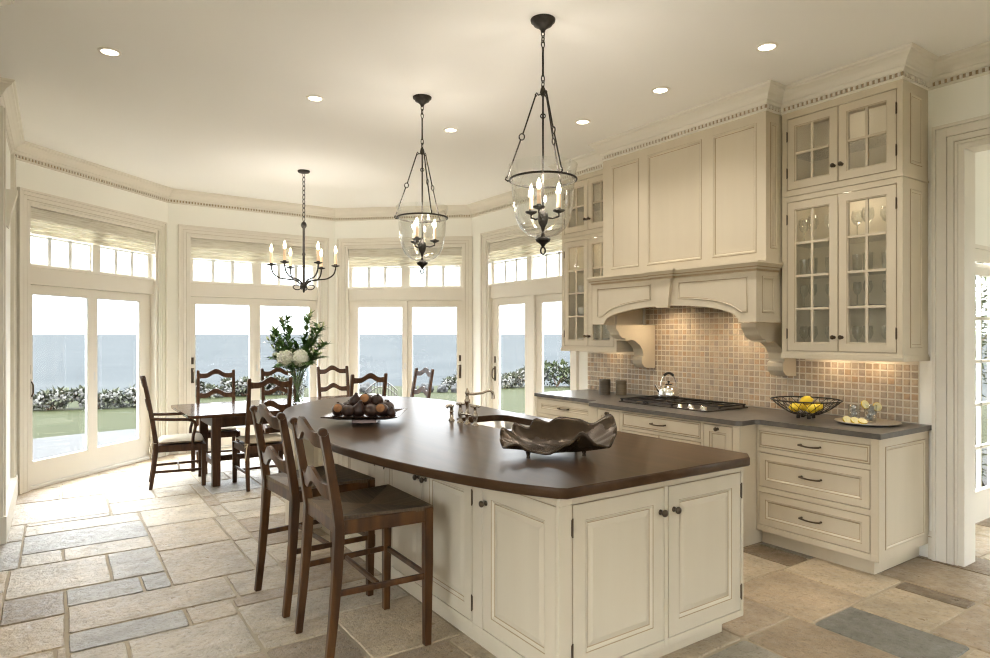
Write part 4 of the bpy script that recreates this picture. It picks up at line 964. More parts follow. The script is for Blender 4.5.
# clam shell bowl
cx, cy = 2.13, 2.545
ax = Vector((.8261, -.5635, 0)); ay = Vector((.5635, .8261, 0))
sb = root('shell_bowl', (cx, cy, ZI), 'dark bronze clam shell bowl with a wavy rim on the island', 'bowl')
m = MB(); NA, NR = 96, 16; vs = []
RIM = [(0, .125, 1.0), (24, .175, 1.04), (48, .118, .96), (68, .140, 1.0), (86, .146, 1.05), (98, .120, .96), (110, .140, 1.06), (122, .092, .95), (135, .122, 1.07), (147, .078, .97), (160, .105, 1.05), (176, .060, 1.02), (196, .022, 1.0), (218, .050, .94), (236, .022, .98), (256, .014, 1.02), (276, .060, .93), (292, .118, .92), (308, .052, .98), (322, .036, 1.02), (342, .085, 1.0)]
def rim(th):
    d = math.degrees(th) % 360; n = len(RIM)
    for i in range(n):
        p1 = RIM[i]; p2 = RIM[(i + 1) % n]; e = p2[0] + (360 if i == n - 1 else 0)
        if p1[0] <= d < e:
            f = (d - p1[0]) / (e - p1[0]); f = f * f * (3 - 2 * f); return p1[1] + (p2[1] - p1[1]) * f, p1[2] + (p2[2] - p1[2]) * f
def shell_pt(t, th):
    zr, k = rim(th); m_ = .062; amp = (zr - m_)
    bul = max(0, math.cos(th - .3)) ** 4
    z = m_ * t ** 2.2 + amp * t ** 3.2 + bul * .02 * math.sin(PI * t)
    p = ax * (.295 * k * t ** .85 * math.cos(th)) + ay * (.185 * k * t ** .85 * math.sin(th))
    return (cx + p.x, cy + p.y, ZI + .020 + z)
for i in range(NR + 1):
    for k in range(NA): vs.append(shell_pt(max(i / NR, .001), 2 * PI * k / NA))
m.add(vs, [(i * NA + k, i * NA + (k + 1) % NA, (i + 1) * NA + (k + 1) % NA, (i + 1) * NA + k) for i in range(NR) for k in range(NA)], SHELLM, True)
m.build('dish', sb, solid=.011)
for px, py in ((1.935, 2.545), (2.20, 2.43), (2.26, 2.56)):
    m = MB(); m.lathe([(.010, .0005), (.008, .012), (.013, .030)], SHELLM, 10, (px, py, ZI)); m.build('foot', sb)
# square footed tray with dried pods
px0, py0 = 1.80, 4.235
yaw = -math.atan2(.5635, .8261) ; MT = Matrix.Translation((px0, py0, ZI)) @ Matrix.Rotation(yaw, 4, 'Z')
pr_ = root('footed_tray', (px0, py0, ZI), 'square dark footed tray of dried pods on the island', 'tray')
m = MB(MT); m.add([], [], PLATEM)
def sq(h, z): return [(-h, -h, z), (h, -h, z), (h, h, z), (-h, h, z)]
seqs = [sq(.13, .038), sq(.16, .036), sq(.252, .060), sq(.255, .066), sq(.237, .066), sq(.155, .046), sq(.001, .044)]
vs = [p for s_ in seqs for p in s_]
m.add(vs, [(4 * i + k, 4 * i + (k + 1) % 4, 4 * i + 4 + (k + 1) % 4, 4 * i + 4 + k) for i in range(len(seqs) - 1) for k in range(4)] + [(3, 2, 1, 0)], PLATEM); m.build('plate', pr_)
m = MB(MT); m.hexa(sq(.085, .0005), sq(.08, .038), PLATEM); m.build('foot', pr_, bevel=.003)
PODS = [(-.17, -.09, .05, 1, 'window side, front row'), (-.10, -.12, .046, 0, 'front row, with a tan cut face'), (-.03, -.10, .054, 2, 'front row, pear shaped'), (.05, -.11, .05, 0, 'middle of the front row'), (.12, -.09, .05, 1, 'front row, showing tan flesh'), (.19, -.10, .034, 2, 'small pointed one at the edge nearest the sink'),
        (-.13, .02, .052, 0, 'second row, window side'), (-.04, .03, .055, 1, 'second row, tan topped'), (.05, .02, .05, 0, 'second row, middle'), (.14, .03, .052, 0, 'second row, sink side'), (-.08, .12, .05, 0, 'back row, window side'), (.02, .12, .05, 2, 'back row, middle'), (.11, .12, .048, 0, 'back row, sink side'),
        (-.07, -.04, .046, 2, 'heaped on top, window side'), (.0, -.03, .05, 1, 'heaped on top, with tan patch'), (.08, -.035, .046, 0, 'heaped on top, sink side')]
for k, (dx, dy, rr, ty_, lb) in enumerate(PODS):
    top = k >= 13
    c = MT @ Vector((dx, dy, .048 + rr * .93 + (.062 if top else 0)))
    o = root('dried_pod', tuple(c), 'dark dried pod on the footed tray, ' + lb, 'dried pod', 'dried pods on the footed tray')
    m = MB(Matrix.Translation(c) @ Matrix.Rotation(random.uniform(-.4, .4), 4, 'X') @ Matrix.Rotation(random.uniform(0, 6), 4, 'Z'))
    if ty_ == 2: m.lathe([(.001, -rr * .95), (rr * .6, -rr * .8), (rr * .95, -rr * .25), (rr * .85, rr * .25), (rr * .45, rr * .75), (rr * .22, rr * 1.1), (rr * .25, rr * 1.25), (.001, rr * 1.3)], POD, 18)
    else: m.ball((0, 0, 0), rr, POD, 1, 1, .93, 18); m.lathe([(rr * .2, rr * .88), (rr * .16, rr * 1.02), (rr * .24, rr * 1.08), (.001, rr * 1.05)], POD, 10)
    m.build('husk', o)
    if ty_ == 1:
        m = MB(Matrix.Translation(c) @ Matrix.Rotation(-.6, 4, 'Z') @ Matrix.Rotation(1.15, 4, 'X')); q = .62
        m.lathe([(rr * math.sin(a_) * 1.012, rr * math.cos(a_) * 1.012) for a_ in [q * (1 - k2 / 5) + .0005 for k2 in range(6)]], PODT, 18); m.build('cut_face', o)

# ------------------------------------------------------------------ bar stools and dining chairs (front = +X in local space)
def slat(m, w, zb, hgt, amp, xfun, mt, th=.018, n=24, tilt=0):
    vs = []
    for k in range(n + 1):
        y = -w / 2 + w * k / n; s_ = abs(2 * y / w)
        bump = .5 + .5 * math.cos(PI * min(1, s_ / .62)) if s_ < .62 else 0
        flare = max(0, (s_ - .72) / .28) ** 2 * .010
        zt = zb + hgt + amp * bump + flare; zl = zb + amp * .92 * bump - flare * .4
        bow = -.022 * (1 - (2 * y / w) ** 2)
        for z in (zl, zt): 
            x = xfun(z) + bow
            vs.append((x - th / 2, y, z)); vs.append((x + th / 2, y, z))
    fs = []
    for k in range(n):
        a = 4 * k; b = a + 4
        fs += [(a, b, b + 2, a + 2), (a + 1, a + 3, b + 3, b + 1), (a + 2, b + 2, b + 3, a + 3), (a, a + 1, b + 1, b)]
    fs += [(0, 2, 3, 1), (4 * n, 4 * n + 1, 4 * n + 3, 4 * n + 2)]
    m.add(vs, fs, mt, False)
def make_seat_frame(m, D, wb, wf, z0, z1, mt, t=.024):
    # four rails between legs: x from 0 (back) to D (front)
    m.bar((0, -wb / 2, (z0 + z1) / 2), (D, -wf / 2, (z0 + z1) / 2), t, z1 - z0, mt); m.bar((0, wb / 2, (z0 + z1) / 2), (D, wf / 2, (z0 + z1) / 2), t, z1 - z0, mt)
    m.bar((0, -wb / 2, (z0 + z1) / 2), (0, wb / 2, (z0 + z1) / 2), t, z1 - z0, mt); m.bar((D, -wf / 2, (z0 + z1) / 2), (D, wf / 2, (z0 + z1) / 2), t, z1 - z0, mt)
def make_stool():
    r = root('bar_stool', (0, 0, 0), 'x', 'bar stool', 'wooden bar stools at the island')
    D, wb, wf, H = .45, .455, .50, .70
    bx = lambda z: 0 if abs(z - .66) < 1e-6 else (-.052 * ((.66 - z) / .66) ** 1.5 if z < .66 else -.115 * ((z - .66) / .48) ** 1.15)
    bx0 = lambda z: (-.052 * ((.66 - z) / .66) ** 1.5 if z < .66 else -.080 * (max(0, z - .66) / .48) ** 1.15)
    for sg in (-1, 1):
        zs = [0.0005, .2, .4, .6, .66, .72, .82, .92, 1.02, 1.10]
        m = MB(); m.post([(bx0(z), sg * (wb / 2 + (.0 if z > .5 else .004)), z) for z in zs], [(.036 + .012 * min(1, z / .6) if z < .66 else .046 - .008 * (z - .66) / .44, .036 + .008 * min(1, z / .6) if z < .66 else .042 - .004 * (z - .66) / .44) for z in zs], STWOOD)
        z = 1.10; m.T = Matrix.Translation((bx0(z) - .004, sg * wb / 2, z)) @ Matrix.Rotation(PI / 2, 4, 'X'); m.lathe([(.017, -.021), (.021, -.015), (.021, .015), (.017, .021)], STWOOD, 16); m.T = None
        m.build('back_post', r, bevel=.005)
        m = MB(); m.post([(D - .004, sg * wf / 2, .0005), (D, sg * wf / 2, .45), (D, sg * wf / 2, H - .012)], [.036, .044, .044], STWOOD); m.build('front_leg', r, bevel=.004)
        m = MB(); m.bar((bx0(.34), sg * wb / 2, .345), (D, sg * wf / 2, .345), .018, .030, STWOOD); m.build('side_stretcher', r, bevel=.005)
    m = MB(); make_seat_frame(m, D, wb, wf, .615, .682, STWOOD); m.build('seat_rails', r, bevel=.004)
    m = MB(); m.bar((.20, -.215, .345), (.20, .215, .345), .018, .026, STWOOD); m.bar((D, -wf / 2, .345), (D, wf / 2, .345), .018, .028, STWOOD) ; m.build('cross_stretcher', r, bevel=.005)
    m = MB(); a, b, h, z0 = D + .026, .020, .0, H
    q = [(-.012, -wb / 2 + .02, H - .004), (D + .02, -wf / 2 - .02, H - .004), (D + .02, wf / 2 + .02, H - .004), (-.012, wb / 2 - .02, H - .004)]
    c = (D * .53, 0, H - .022); ed = [(p[0], p[1], p[2] - .022) for p in q]; n = 8
    for k in range(4):
        p, s_ = Vector(q[k]), Vector(q[(k + 1) % 4]); cc = Vector(c); mt = RUSHX if k in (1, 3) else RUSHY
        grid = []
        for i in range(n + 1):
            t = i / n; A = p.lerp(cc, t); B = s_.lerp(cc, t); A.z = B.z = q[0][2] - (q[0][2] - c[2]) * t ** .6
            grid.append([A.lerp(B, j / n) for j in range(n + 1)])
        vs = [x for g_ in grid for x in g_]; m.add(vs, [(i * (n + 1) + j, i * (n + 1) + j + 1, (i + 1) * (n + 1) + j + 1, (i + 1) * (n + 1) + j) for i in range(n) for j in range(n)], mt, True)
        m.add([q[k], q[(k + 1) % 4], ed[(k + 1) % 4], ed[k]], [(0, 3, 2, 1)], mt)
    m.add(ed, [(3, 2, 1, 0)], RUSHX)
    m.build('rush_seat', r)
    for zb in (1.02, .775):
        m = MB(); slat(m, wb - .02, zb, .070, .062, bx0, STWOOD); m.build('ladder_slat', r)
    return r
def make_chair(arms=False):
    r = root('dining_armchair' if arms else 'dining_chair', (0, 0, 0), 'x', 'chair', 'ladder-back chairs around the dining table')
    D, wb, wf, H = .43, .395, .47, .44
    bx = lambda z: (-.05 * ((.42 - z) / .42) ** 1.4 if z < .42 else -.115 * (max(0, z - .42) / .70) ** 1.2)
    for sg in (-1, 1):
        zs = [0.0005, .2, .40, .46, .62, .78, .95, 1.10, 1.115]
        m = MB(); m.post([(bx(z), sg * wb / 2, z) for z in zs], [.034, .038, .042, .042, .040, .038, .036, .034, .026], DWOOD); m.build('back_post', r, bevel=.004)
        m = MB(); m.post([(D, sg * wf / 2, .0005), (D, sg * wf / 2, H - .01)], [.040, .046], DWOOD); m.build('front_leg', r, bevel=.004)
        m = MB(); m.bar((bx(.17), sg * wb / 2, .17), (D, sg * wf / 2, .17), .018, .026, DWOOD); m.build('side_stretcher', r, bevel=.004)
        if arms:
            pts = [(bx(.70), sg * (wb / 2 + .005), .705), (.10, sg * (wb / 2 + .045), .695), (.22, sg * (wb / 2 + .065), .69), (.30, sg * (wb / 2 + .07), .682), (.345, sg * (wb / 2 + .066), .655), (.352, sg * (wb / 2 + .058), .60), (.335, sg * (wb / 2 + .05), .53), (.33, sg * (wb / 2 + .04), .45), (.33, sg * (wb / 2 + .038), .40)]
            m = MB(); m.tube(catmull3(pts, 4), .021, DWOOD, 10, flat=.75); m.build('armrest', r)
    m = MB(); m.bar((.21, -.215, .17), (.21, .215, .17), .018, .024, DWOOD); m.build('cross_stretcher', r, bevel=.004)
    m = MB(); make_seat_frame(m, D, wb, wf, .365, .432, DWOOD); m.box(0, D, -wb / 2, wb / 2, .415, .43, DWOOD); m.build('seat_rails', r, bevel=.003)
    for zb in (1.015, .78):
        m = MB(); slat(m, wb - .01, zb, .058, .052, bx, DWOOD); m.build('ladder_slat', r)
    # cushion
    m = MB(); n = 12; vs = []
    for side in (0, 1):
        for i in range(n + 1):
            for j in range(n + 1):
                u, v = i / n * 2 - 1, j / n * 2 - 1; e = max(0, 1 - max(abs(u), abs(v)) ** 4); x = .022 + (D - .012) * (u + 1) / 2; y = v * ((wb + (wf - wb) * (u + 1) / 2) / 2 - .008)
                vs.append((x, y, .462 + (.030 * e ** .5 if side else -.026 * e ** .3)))
    N = (n + 1) ** 2; fs = []
    for i in range(n):
        for j in range(n):
            a, b, c, d = i * (n + 1) + j, (i + 1) * (n + 1) + j, (i + 1) * (n + 1) + j + 1, i * (n + 1) + j + 1
            fs += [(N + a, N + b, N + c, N + d), (a, d, c, b)]
    m.add(vs, fs, CUSH, True); cu = m.build('seat_cushion', r)
    for sg in (-1, 1):
        m = MB(); y = sg * wb / 2
        m.tube([(.03, y - sg * .03, .455), (-.01, y + sg * .03, .46), (-.032, y, .462), (-.034, y + sg * .012, .42), (-.05, y + sg * .02, .36), (-.055, y + sg * .03, .30)], [.006, .007, .009, .008, .008, .010], CUSH, 6, flat=.5)
        m.tube([(-.03, y, .462), (-.055, y + sg * .03, .47), (-.06, y + sg * .035, .43), (-.034, y + sg * .004, .452)], .006, CUSH, 6, flat=.5); m.build('cushion_tie', cu)
    return r
def catmull3(P, n):
    out = []; N = len(P)
    for i in range(N - 1):
        p0, p1, p2, p3 = P[max(i - 1, 0)], P[i], P[i + 1], P[min(i + 2, N - 1)]
        for k in range(n):
            t = k / n; out.append(tuple(.5 * (2 * p1[j] + (p2[j] - p0[j]) * t + (2 * p0[j] - 5 * p1[j] + 4 * p2[j] - p3[j]) * t * t + (3 * p1[j] - p0[j] - 3 * p2[j] + p3[j]) * t ** 3) for j in range(3)))
    return out + [P[-1]]
st = make_stool(); st.location = (1.092, 3.11, 0); st.rotation_euler = (0, 0, math.radians(-1)); st['label'] = 'rush seated bar stool nearest the viewer at the island'
s2 = copy_tree(st); s2.location = (1.08, 3.80, 0); s2.rotation_euler = (0, 0, math.radians(4)); s2['label'] = 'rush seated bar stool behind the first, nearer the dining table'
ch = make_chair(); ac = make_chair(True)
ac.location = (.855, 7.42, 0); ac.rotation_euler = (0, 0, math.radians(-6)); ac['label'] = 'dark ladder-back armchair at the window end of the dining table'
CHS = [((1.77, 6.66), 88, 'dark ladder-back chair on the kitchen side of the table, nearest the stools'), ((2.84, 6.72), 92, 'dark ladder-back chair on the kitchen side of the table, above the pod tray'),
       ((1.60, 8.30), -101, 'dark ladder-back chair across the table, nearest the armchair'), ((2.36, 8.30), -95, 'dark ladder-back chair across the table, partly behind the bouquet'), ((3.10, 8.34), -92, 'dark ladder-back chair across the table, between bouquet and right end'), ((3.76, 7.26), 183, 'dark ladder-back chair alone at the right end of the table')]
for k, ((x, y), a, lb) in enumerate(CHS):
    c = ch if k == 0 else copy_tree(ch); c.location = (x, y, 0); c.rotation_euler = (0, 0, math.radians(a)); c['label'] = lb
# dining table
tb = root('dining_table', (2.3, 7.37, 0), 'long dark polished dining table in the window bay', 'table')
m = MB(); ZT = .76
tp = rrect(1.06, 3.5, 6.77, 7.97, .05, 4); m.prism(tp, ZT - .03, ZT, TABLEW); m.build('tabletop', tb, bevel=.008, seg=3)
m = MB()
for a in ((1.32, 3.24, 7.0, 7.025), (1.32, 3.24, 7.715, 7.74), (1.32, 1.345, 7.025, 7.715), (3.215, 3.24, 7.025, 7.715)): m.box(*a, .60, ZT - .031, DWOOD)
m.build('apron', tb)
for x in (1.355, 3.205):
    for y in (7.035, 7.705): m = MB(); m.post([(x, y, .0005), (x, y, ZT - .032)], [.075, .088], DWOOD); m.build('leg', tb, bevel=.005)
    m = MB(); m.box(x - .02, x + .02, 7.08, 7.66, .19, .25, DWOOD); m.build('side_stretcher', tb, bevel=.004)
m = MB(); m.box(1.376, 3.184, 7.35, 7.39, .19, .25, DWOOD); m.build('long_stretcher', tb, bevel=.004)
# vase and bouquet
vx, vy_ = 2.27, 7.30
vs_ = root('glass_vase', (vx, vy_, ZT), 'clear glass vase of flowers on the dining table', 'vase')
m = MB(); m.shell([(.001, .012), (.058, .012), (.06, .0005), (.066, .004), (.072, .1), (.082, .22), (.098, .35), (.095, .35), (.078, .22), (.067, .1), (.055, .016), (.001, .016)], CLEAR, 28, (vx, vy_, ZT)); m.build('vessel', vs_)
def stem_pts(dr, df, h, lean):
    base = Vector((vx, vy_, ZT + .02)) - ax * dr * .10 - ay * df * .10; tip = Vector((vx, vy_, ZT + h)) + ax * dr + ay * df
    mid = Vector((vx, vy_, ZT + .34)) + ax * dr * .22 + ay * df * .2
    return [base.lerp(mid, k / 4) for k in range(4)] + [mid + (tip - mid) * t + Vector((0, 0, .05 * math.sin(PI * t))) for t in [k / 6 for k in range(7)]]
SPRAY = [(-.30, .02, .72), (-.24, -.08, .80), (-.20, .06, .92), (-.13, .0, .98), (-.28, .10, .60), (-.22, -.12, .52), (.13, .02, 1.0), (.20, .06, .88), (.27, -.05, .84), (.30, .05, .66), (.24, -.12, .56), (-.05, .12, .66), (.08, .14, .70), (.02, -.15, .46), (-.16, -.16, .44), (.18, -.15, .46), (-.17, -.02, .66), (.16, -.03, .70), (-.10, -.05, .56), (.11, -.05, .58), (-.25, .0, .50), (.27, .0, .52)]
for k, (dr, df, h) in enumerate(SPRAY):
    lf_ = 'at the armchair side' if dr < -.03 else 'at the sink side' if dr > .1 else 'in the middle'
    o = root('leafy_stem', (vx, vy_, ZT + .02), 'green leafy lily stem %s of the bouquet' % lf_, 'flower stem', 'leafy stems %s of the bouquet' % lf_)
    P_ = stem_pts(dr, df, h, 0); m = MB(); m.tube(P_, .0038, STEMG, 6); m.build('stem', o)
    m = MB(); N = len(P_)
    for q in range(56):
        t = random.uniform(.50, 1.0) if h > .55 else random.uniform(.42, 1.0); i = min(N - 2, int(t * (N - 1))); p = P_[i].lerp(P_[i + 1], t * (N - 1) - i); d = (P_[i + 1] - P_[i]).normalized()
        a_ = random.uniform(0, 2 * PI); side = (ax * math.cos(a_) + ay * math.sin(a_)); dr_ = d * random.uniform(.3, .9) + side * random.uniform(.6, 1.0)
        m.leaf(p, dr_, (0, 0, 1), random.uniform(.08, .15), random.uniform(.030, .048), LEAF)
    m.leaf(P_[-1], P_[-1] - P_[-2], ax, .09, .024, LEAF); m.build('leaves', o)
    if k % 2 == 0 and h > .55:
        m = MB()
        for q in range(3):
            p = P_[-1] + Vector((random.uniform(-.03, .03), random.uniform(-.03, .03), random.uniform(-.03, .02))); dd_ = (Vector((random.uniform(-1, 1), random.uniform(-1, 1), 1))).normalized()
            m.tube([p, p + dd_ * .02, p + dd_ * .05, p + dd_ * .075], [.004, .010, .012, .003], BUDM, 7)
        m.build('buds', o)
for k, (dr, df, h, lb) in enumerate(((-.095, -.14, .52, 'round white hydrangea head at the front of the bouquet, armchair side'), (.075, -.14, .525, 'round white hydrangea head at the front of the bouquet, sink side'), (-.22, -.06, .55, 'small cream bloom higher on the armchair side of the bouquet'))):
    o = root('hydrangea', (vx, vy_, ZT + .02), lb, 'flower', 'white hydrangeas in the bouquet'); tip = Vector((vx, vy_, ZT + h)) + ax * dr + ay * df; base = Vector((vx, vy_, ZT + .02)) - ax * dr * .3
    m = MB(); m.tube([base, base.lerp(tip, .5) + Vector((0, 0, .06)), tip], .004, STEMG, 6); m.build('stem', o)
    m = MB(); rr = .092 if k < 2 else .035
    for q in range(220 if k < 2 else 40):
        zz = random.uniform(-1, 1); a_ = random.uniform(0, 2 * PI); s_ = math.sqrt(1 - zz * zz); d = Vector((s_ * math.cos(a_), s_ * math.sin(a_), zz)); p = tip + d * rr * random.uniform(.78, .98)
        t1 = d.orthogonal().normalized(); t1 = (Matrix.Rotation(random.uniform(0, 6), 4, d) @ t1)
        t2 = d.cross(t1); e = .017
        for (u, v) in ((1, 0), (0, 1), (-1, 0), (0, -1)):
            c = t1 * u + t2 * v; w = t1 * -v + t2 * u; m.add([p, p + c * e * .6 + w * e * .45 + d * .006, p + c * e + d * .009, p + c * e * .6 - w * e * .45 + d * .006], [(0, 1, 2, 3)], PETAL)
    m.ball(tip, rr * .82, PETAL, n=12); m.build('blossom', o)

# ------------------------------------------------------------------ lamps
def pendant(x, y, label):
    r = root('bell_pendant', (x, y, CH), label, 'pendant light', 'glass bell pendants over the island')
    m = MB(); m.lathe([(.001, CH - .075), (.012, CH - .073), (.016, CH - .060), (.032, CH - .045), (.055, CH - .032), (.060, CH - .018), (.072, CH - .012), (.074, CH - .0005)], IRON, 28, (x, y, 0)); m.build('canopy', r)
    m = MB(); z = CH - .07
    def link(zc, L, yaw_):
        m.tube([(x + math.cos(yaw_) * .011 * math.cos(a_), y + math.sin(yaw_) * .011 * math.cos(a_), zc + L * math.sin(a_)) for a_ in [2 * PI * k / 12 for k in range(12)]], .0035, IRON, 6, closed=True)
    for k in range(3): link(CH - .085 - .030 * k, .021, k % 2 * PI / 2)
    m.tube([(x, y, CH - .165), (x, y, CH - .335)], .0065, IRON, 8)
    for k in range(3): link(CH - .35 - .034 * k, .024, k % 2 * PI / 2)
    m.build('chain', r)
    hz = 3.0; rz = 2.462; R0 = .197
    m = MB(); m.lathe([(.004, hz + .02), (.014, hz), (.018, hz - .02), (.012, hz - .04)], IRON, 12, (x, y, 0)); m.tube([(x, y, hz - .03), (x, y, 2.25)], .006, IRON, 8)
    m.tube([(x + .011 * math.cos(a_), y - .009 * math.cos(a_), hz - .16 + .013 * math.sin(a_)) for a_ in [2 * PI * k / 12 for k in range(12)]], .0035, IRON, 6, closed=True); m.build('centre_rod', r)
    for k in range(3):
        a0 = math.radians(-34.3 + 180 + 120 * k - 5); cx_, sx_ = math.cos(a0), math.sin(a0)
        pt = lambda rad, zz: (x + rad * cx_, y + rad * sx_, zz)
        m = MB(); m.tube([pt(.012, hz - .03), pt(.028, hz - .035), pt(.038, hz - .02), pt(.045, hz - .03), pt(.038, hz - .042)], .0045, IRON, 6)
        m.tube([pt(.043, hz - .036), pt(.118, 2.738)], .0048, IRON, 7); m.tube([pt(.132, 2.702), pt(.214, rz + .012)], .0048, IRON, 7)
        c = pt(.125, 2.72); m.tube([(c[0] + .016 * math.cos(b) * cx_, c[1] + .016 * math.cos(b) * sx_, c[2] + .019 * math.sin(b)) for b in [2 * PI * q / 14 for q in range(14)]], .0042, IRON, 6, closed=True)
        m.tube([pt(R0, rz), pt(.21, rz - .002), pt(.222, rz + .008), pt(.218, rz + .02), pt(.208, rz + .016)], .005, IRON, 7); m.build('hanger_rod', r)
    m = MB(); m.tube([(x + R0 * math.cos(2 * PI * k / 48), y + R0 * math.sin(2 * PI * k / 48), rz) for k in range(48)], .0065, IRON, 8, closed=True); m.build('rim_ring', r)
    m = MB(); m.shell([(.204, 2.548), (.198, 2.52), (.191, 2.49), (.188, 2.465), (.186, 2.44), (.182, 2.36), (.175, 2.29), (.160, 2.225), (.132, 2.172), (.09, 2.138), (.04, 2.122), (.008, 2.118)], JAR, 48, (x, y, 0)); m.build('bell_jar', r)
    m = MB(); m.lathe([(.001, 2.065), (.010, 2.068), (.014, 2.078), (.026, 2.088), (.040, 2.098), (.046, 2.112), (.030, 2.118), (.012, 2.128), (.008, 2.15)], IRON, 18, (x, y, 0))
    m.tube([(x + .011 * math.cos(a_), y - .008 * math.cos(a_), 2.043 + .021 * math.sin(a_)) for a_ in [2 * PI * k / 12 for k in range(12)]], .005, IRON, 7, closed=True); m.build('finial', r)
    m = MB(); m.lathe([(.001, 2.150), (.008, 2.16), (.012, 2.18), (.026, 2.205), (.033, 2.235), (.028, 2.262), (.014, 2.28), (.008, 2.29)], IRON, 16, (x, y, 0)); cl = m.build('cluster_body', r)
    for k in range(3):
        a0 = math.radians(-34.3 + 12 + 120 * k); px, py = x + .098 * math.cos(a0), y + .098 * math.sin(a0)
        m = MB(); m.tube([(x + .02 * math.cos(a0), y + .02 * math.sin(a0), 2.24), (x + .06 * math.cos(a0), y + .06 * math.sin(a0), 2.236), (px, py, 2.25), (px, py, 2.275)], .0055, IRON, 8); m.lathe([(.006, 2.268), (.034, 2.280), (.036, 2.288), (.014, 2.290), (.014, 2.30)], IRON, 16, (px, py, 0)); am = m.build('arm', r)
        m = MB(); m.lathe([(.0125, 2.289), (.0125, 2.385)], CANDLE, 14, (px, py, 0)); m.build('candle_sleeve', am)
        m = MB(); m.lathe([(.006, 2.384), (.013, 2.400), (.0135, 2.415), (.008, 2.437), (.001, 2.452)], BULB, 12, (px, py, 0)); m.build('candle_bulb', am)
        lamp('candle_lamp', 'POINT', (px, py, 2.49), 4.2, (1, .91, .79), shadow_soft_size=.02)
    return r
pendant(2.386, 2.994, 'glass bell pendant nearest the viewer over the island'); pendant(2.383, 4.508, 'glass bell pendant farther back over the island')
cx_, cy_ = 2.342, 7.30
cd = root('chandelier', (cx_, cy_, CH), 'black iron six-candle chandelier over the dining table', 'chandelier')
m = MB(); m.lathe([(.02, CH - .03), (.06, CH - .022), (.068, CH - .012), (.068, CH - .0005)], IRON, 24, (cx_, cy_, 0)); m.build('canopy', cd)
m = MB(); k = 0; z = CH - .05
while z > 2.83:
    yw = (k % 2) * PI / 2 + .5; m.tube([(cx_ + math.cos(yw) * .017 * math.cos(a_), cy_ + math.sin(yw) * .017 * math.cos(a_), z + .030 * math.sin(a_)) for a_ in [2 * PI * j / 12 for j in range(12)]], .0042, IRON, 5, closed=True); z -= .050; k += 1
m.build('chain', cd)
m = MB(); m.lathe([(.001, 2.02), (.010, 2.025), (.014, 2.045), (.01, 2.055), (.03, 2.08), (.034, 2.105), (.022, 2.125), (.014, 2.14), (.014, 2.44), (.019, 2.45), (.019, 2.465), (.014, 2.475), (.014, 2.75), (.03, 2.775), (.032, 2.795), (.022, 2.82), (.001, 2.835)], IRON, 18, (cx_, cy_, 0)); m.build('stem', cd)
for k in range(6):
    a0 = math.radians(60 * k - 34.3 + 12); c, s_ = math.cos(a0), math.sin(a0); pt = lambda rad, zz: (cx_ + rad * c, cy_ + rad * s_, zz)
    m = MB(); m.tube(catmull3([pt(.02, 2.10), pt(.08, 2.155), pt(.16, 2.17), pt(.26, 2.185), pt(.33, 2.235), pt(.352, 2.30), pt(.352, 2.325)], 4), .0085, IRON, 7)
    m.lathe([(.010, 2.318), (.045, 2.330), (.047, 2.338), (.018, 2.341), (.018, 2.352)], IRON, 16, pt(.352, 0)); am = m.build('arm', cd)
    m = MB(); m.lathe([(.017, 2.34), (.0165, 2.475)], CANDLE, 12, pt(.352, 0)); m.build('candle_sleeve', am)
    m = MB(); m.lathe([(.008, 2.474), (.016, 2.495), (.017, 2.515), (.010, 2.545), (.001, 2.565)], BULB, 12, pt(.352, 0)); m.build('candle_bulb', am)
    lamp('candle_lamp', 'POINT', pt(.352, 2.60), 2.2, (1, .92, .82), shadow_soft_size=.03)
for k in range(4):
    a0 = math.radians(90 * k - 34.3); c, s_ = math.cos(a0), math.sin(a0)
    m = MB(); m.tube([(cx_ + (.03 + .042 * (1 - math.cos(a_)) + .012 * a_ / 5) * c, cy_ + (.03 + .042 * (1 - math.cos(a_)) + .012 * a_ / 5) * s_, 2.085 - .035 * math.sin(a_) * (1 - a_ / 12)) for a_ in [5.6 * j / 16 for j in range(17)]], .006, IRON, 6); m.build('scroll', cd)
# recessed lights with lamps; the doorway one is added fill, out of view
RL = [(.298, 4.937, 'recessed ceiling light nearest the left wall'), (1.694, 4.998, 'recessed ceiling light between the left wall and the pendants'), (2.977, 5.078, 'recessed ceiling light just right of the farther pendant'), (3.81, 3.349, 'recessed ceiling light in front of the hood, middle of its row'), (3.817, 4.233, 'recessed ceiling light nearest the left glass cabinet'), (3.804, 2.455, 'recessed ceiling light in front of the right glass cabinet'), (3.80, 1.56, 'added unseen recessed fill light in front of the right doorway, past the hood row')]
for x, y, lb in RL:
    r = root('recessed_light', (x, y, CH), lb, 'recessed light', 'recessed ceiling lights')
    m = MB(); m.lathe([(.052, CH - .0005), (.052, CH - .008), (.066, CH - .006), (.070, CH - .0005)], WHITE, 28, (x, y, 0)); m.build('trim_ring', r)
    m = MB(); m.lathe([(.001, CH - .0035), (.0515, CH - .0035), (.0515, CH - .0005)], LENS, 28, (x, y, 0)); m.build('lens', r)
    l = lamp('downlight_lamp', 'SPOT', (x, y, CH - .02), 35, (1, .94, .85), spot_size=2.15, spot_blend=1.0, shadow_soft_size=.05); l.parent = r; l.location = (0, 0, -.02)
for y in (3.35, 4.15): lamp('hood_lamp', 'SPOT', (4.72, y, 1.875), 15, (1, .78, .52), shadow_soft_size=.06, spot_size=2.75, spot_blend=.8)
for y in (2.3, 2.62): lamp('under_cabinet_lamp', 'POINT', (4.86, y, 1.345), .6, (1, .76, .5), shadow_soft_size=.02)
lamp('under_cabinet_lamp', 'POINT', (4.86, 5.0, 1.345), .4, (1, .76, .5), shadow_soft_size=.02)

